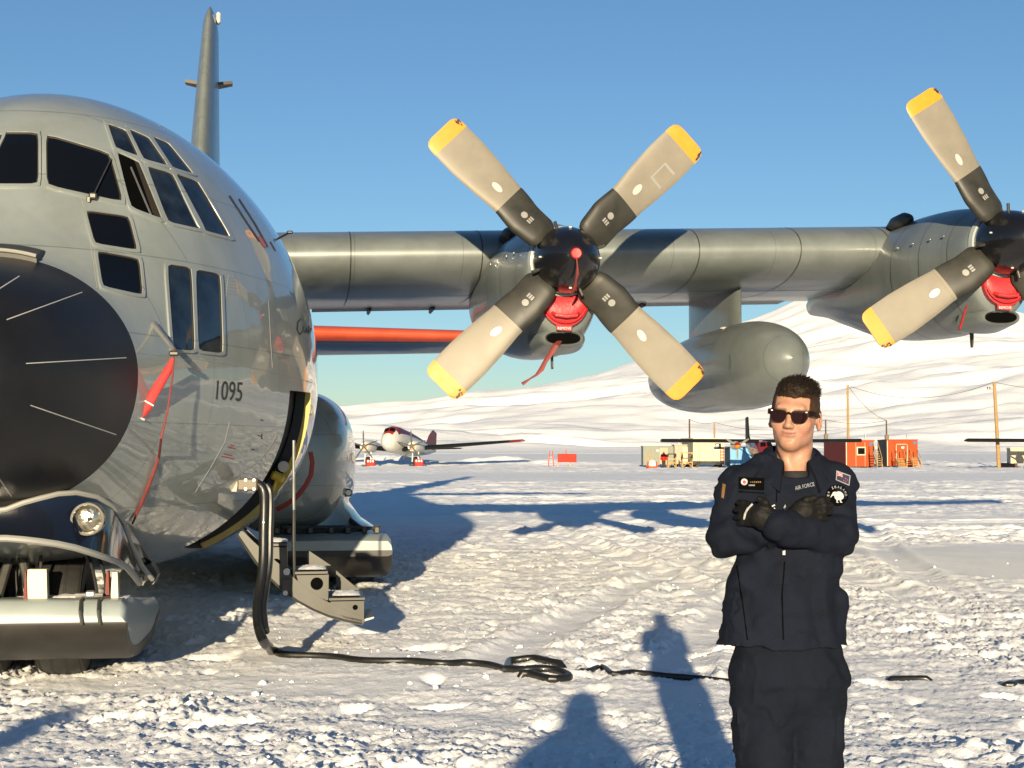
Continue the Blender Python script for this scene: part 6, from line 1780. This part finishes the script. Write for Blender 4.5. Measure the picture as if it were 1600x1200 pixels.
for i, ch in enumerate('NEW ZEALAND'):
    if ch == ' ': continue
    a = math.radians(-205 + 24 * i * .82 + 6); r_ = 12.2
    cx, cy = 1308 + r_ * math.cos(a), 774 + r_ * math.sin(a) * .95
    t_ = Vector((-math.sin(a), math.cos(a)))
    jtext('lettering', ch, cx - t_.x * 1.3, cy - t_.y * 1.3, cx + t_.x * 1.3, cy + t_.y * 1.3, 3.4, M['thread_white'])
jpatch('arm_patch', [(1129, 755), (1134, 757), (1131, 779), (1127, 777)], M['thread_gold'], .003, 4)
for dy in (0, 5):
    jstrip('rank_chevron', [(1197, 788 + dy), (1204, 792.5 + dy), (1211, 789 + dy)], 2.6, M['thread_white'], off=.004)
jstrip('placket', [(1212, 745), (1214, 765), (1213, 785)], 2.0, M['patchblack'])
jstrip('pocket_edge', [(1154, 768), (1195, 771)], 1.6, M['patchblack'])
jstrip('placket', [(1226, 878), (1222, 930), (1224, 1000)], 2.2, M['patchblack'], off=.004)
jstrip('side_vent', [(1152, 884), (1160, 940), (1168, 1000)], 2.0, M['patchblack'], off=.003)
jpoly('zip_pull', [(1223, 861), (1227, 860), (1227, 867), (1223, 867)], M['steel'], .006)
jpoly('tag_clip', [(1224, 794), (1227, 788), (1228, 792), (1226, 797)], M['thread_grey'], .005)
# gloves: palm, four fingers and a thumb each
def glove(name, palm, fingers, thumb, lo, hi, cuff):
    def fn(P):
        d = ell(P, palm[0], palm[1], np.array(palm[2]) if len(palm) > 2 else None)
        d = smin(d, cone(P, cuff[0], palm[0], .036, .030), .02)
        for f in fingers:
            c = cone(P, f[0], f[1], .0115, .0105)
            c = smin(c, cone(P, f[1], f[2], .0105, .0090), .004)
            d = smin(d, c, .005)
        c = smin(cone(P, thumb[0], thumb[1], .0135, .012), cone(P, thumb[1], thumb[2], .012, .010), .004)
        d = smin(d, c, .007)
        return d + noise3(P, 70, 31) * .0012
    V, Q = sdf_mesh(fn, lo, hi, .003)
    return npobj(name, V, Q, M['glove'], man)
# right hand resting over the left upper arm, fingers to the right
glove('glove', ((.010, -.168, 1.472), (.042, .020, .034)),
      [((.038, -.170, 1.500), (.062, -.164, 1.507), (.084, -.150, 1.508)), ((.042, -.172, 1.485), (.068, -.166, 1.489), (.093, -.150, 1.489)), ((.042, -.172, 1.468), (.068, -.166, 1.470), (.092, -.150, 1.468)), ((.036, -.170, 1.452), (.058, -.165, 1.451), (.078, -.152, 1.448))],
      ((-.005, -.17, 1.492), (.012, -.186, 1.506), (.034, -.184, 1.512)), (-.10, -.26, 1.36), (.14, -.08, 1.58), ((-.045, -.165, 1.425),))
# left hand laid over the right biceps
g2 = glove('glove', ((-.122, -.196, 1.458), (.036, .024, .040)),
      [((-.146, -.180, 1.486), (-.170, -.150, 1.496), (-.182, -.122, 1.497)), ((-.152, -.180, 1.470), (-.178, -.146, 1.476), (-.190, -.118, 1.474)), ((-.152, -.180, 1.454), (-.178, -.146, 1.456), (-.190, -.118, 1.452)), ((-.146, -.182, 1.438), (-.170, -.150, 1.437), (-.182, -.126, 1.432))],
      ((-.108, -.207, 1.478), (-.116, -.216, 1.498), (-.132, -.208, 1.510)), (-.25, -.28, 1.36), (.0, -.06, 1.58), ((-.078, -.205, 1.43),))
BV_G = world_bvh(g2)
px_strip_any('glove_piping', [(1176, 788), (1169, 795), (1165, 802), (1163, 811)], 2.2, BV_G, M['thread_white'], g2, .003, 4)
# trousers and boots
def trouser_sdf(P):
    d = gcyl(P, [(.95, -.014, .0, .158, .128), (1.06, -.014, .0, .156, .123)], 2.3)
    d = smin(d, ell(P, (-.012, .004, .95), (.158, .124, .13)), .03)
    l = smin(cone(P, (-.084, .002, .93), (-.088, -.012, .50), .096, .082), cone(P, (-.090, -.005, .50), (-.092, .02, .09), .084, .082), .02)
    r = smin(cone(P, (.064, .008, .93), (.072, .012, .50), .092, .082), cone(P, (.072, .010, .50), (.078, .02, .09), .084, .082), .02)
    d = smin(d, smin(l, r, .004), .075)
    pk = smin(ell(P, (-.168, .0, .80), (.016, .07, .085)), ell(P, (.136, .0, .80), (.016, .07, .085)), .01)
    d = smin(d, pk, .012)
    s = np.where(P[..., 0] < 0, -1, 1)
    cre = np.clip(1 - np.abs(noise3(P * np.array([1.5, 1.0, .8]) + .2 * noise3(P, 5, 27)[..., None], 9, 26)) / .14, 0, 1)
    f = noise3(P * np.array([1, 1, .55]), 17, 21) * .0045 + noise3(P, 36, 22) * .0026
    f = f + .0055 * np.sin(46 * (P[..., 2] * .7 + s * P[..., 0] * 1.2) + 4 * noise3(P, 7, 23)) * sstep(-.2, .4, noise3(P, 8, 24))
    return np.maximum(d + f - .006 * cre, .08 - P[..., 2])
V, Q = sdf_mesh(trouser_sdf, (-.24, -.19, .06), (.22, .18, 1.07), .008)
npobj('trousers', V, Q, M['navytrouser'], man)
for s, x in ((-1, -.092), (1, .088)):
    def fn(P):
        d = smin(cone(P, (x, .03, .22), (x, .03, .06), .058, .055), cone(P, (x, .03, .055), (x + s * .02, -.17, .045), .052, .045), .03)
        return np.maximum(d, .0 - P[..., 2])
    V, Q = sdf_mesh(fn, (x - .12, -.26, -.02), (x + .12, .14, .30), .01)
    npobj('boot', V, Q, M['boot'], man)

# ================================================================== the two people on this side of the lens, seen by their shadows
def parka_person(loc, label, arms_up, hgt=1.0):
    def fn(P):
        d = smin(cone(P, (-.12, 0, .06), (-.1, 0, .9), .10, .12), cone(P, (.12, 0, .06), (.1, 0, .9), .10, .12), .05)
        d = smin(d, gcyl(P, [(.75, 0, 0, .25, .2), (1.1, 0, 0, .25, .19), (1.4, 0, 0, .24, .17), (1.52, 0, 0, .16, .13)], 2.2), .06)
        d = smin(d, cone(P, (-.13, 0, 1.49), (.13, 0, 1.49), .10, .10), .09)
        d = smin(d, ell(P, (0, -.01, 1.68), (.135, .15, .18)), .09)
        for s in (-1, 1):
            if arms_up:
                d = smin(d, smin(cone(P, (s * .22, 0, 1.44), (s * .32, .10, 1.30), .095, .085), cone(P, (s * .32, .10, 1.30), (s * .10, .28, 1.50), .075, .055), .03), .03)
            else:
                d = smin(d, smin(cone(P, (s * .22, 0, 1.44), (s * .30, .02, 1.15), .085, .075), cone(P, (s * .30, .02, 1.15), (s * .28, .1, .88), .075, .06), .03), .03)
        return d
    V, Q = sdf_mesh(fn, (-.5, -.35, -.06), (.5, .45, 1.95), .022)
    o = npobj('person', V, Q, mat('parka', (.02, .022, .03), .9, 0, 0, .2, 8, spec=.1))
    o.location = loc; o.scale = (1, 1, hgt)
    tag(o, label, 'person', 'people on the photographer\'s side'); return o
parka_person((-.16, -.42, -.02), 'hooded person taking the picture, whose shadow falls left of the man', True, 1.02)
parka_person((-3.60, -1.1, 0), 'bystander out of frame whose shadow touches the lower left corner', False, 1.0)
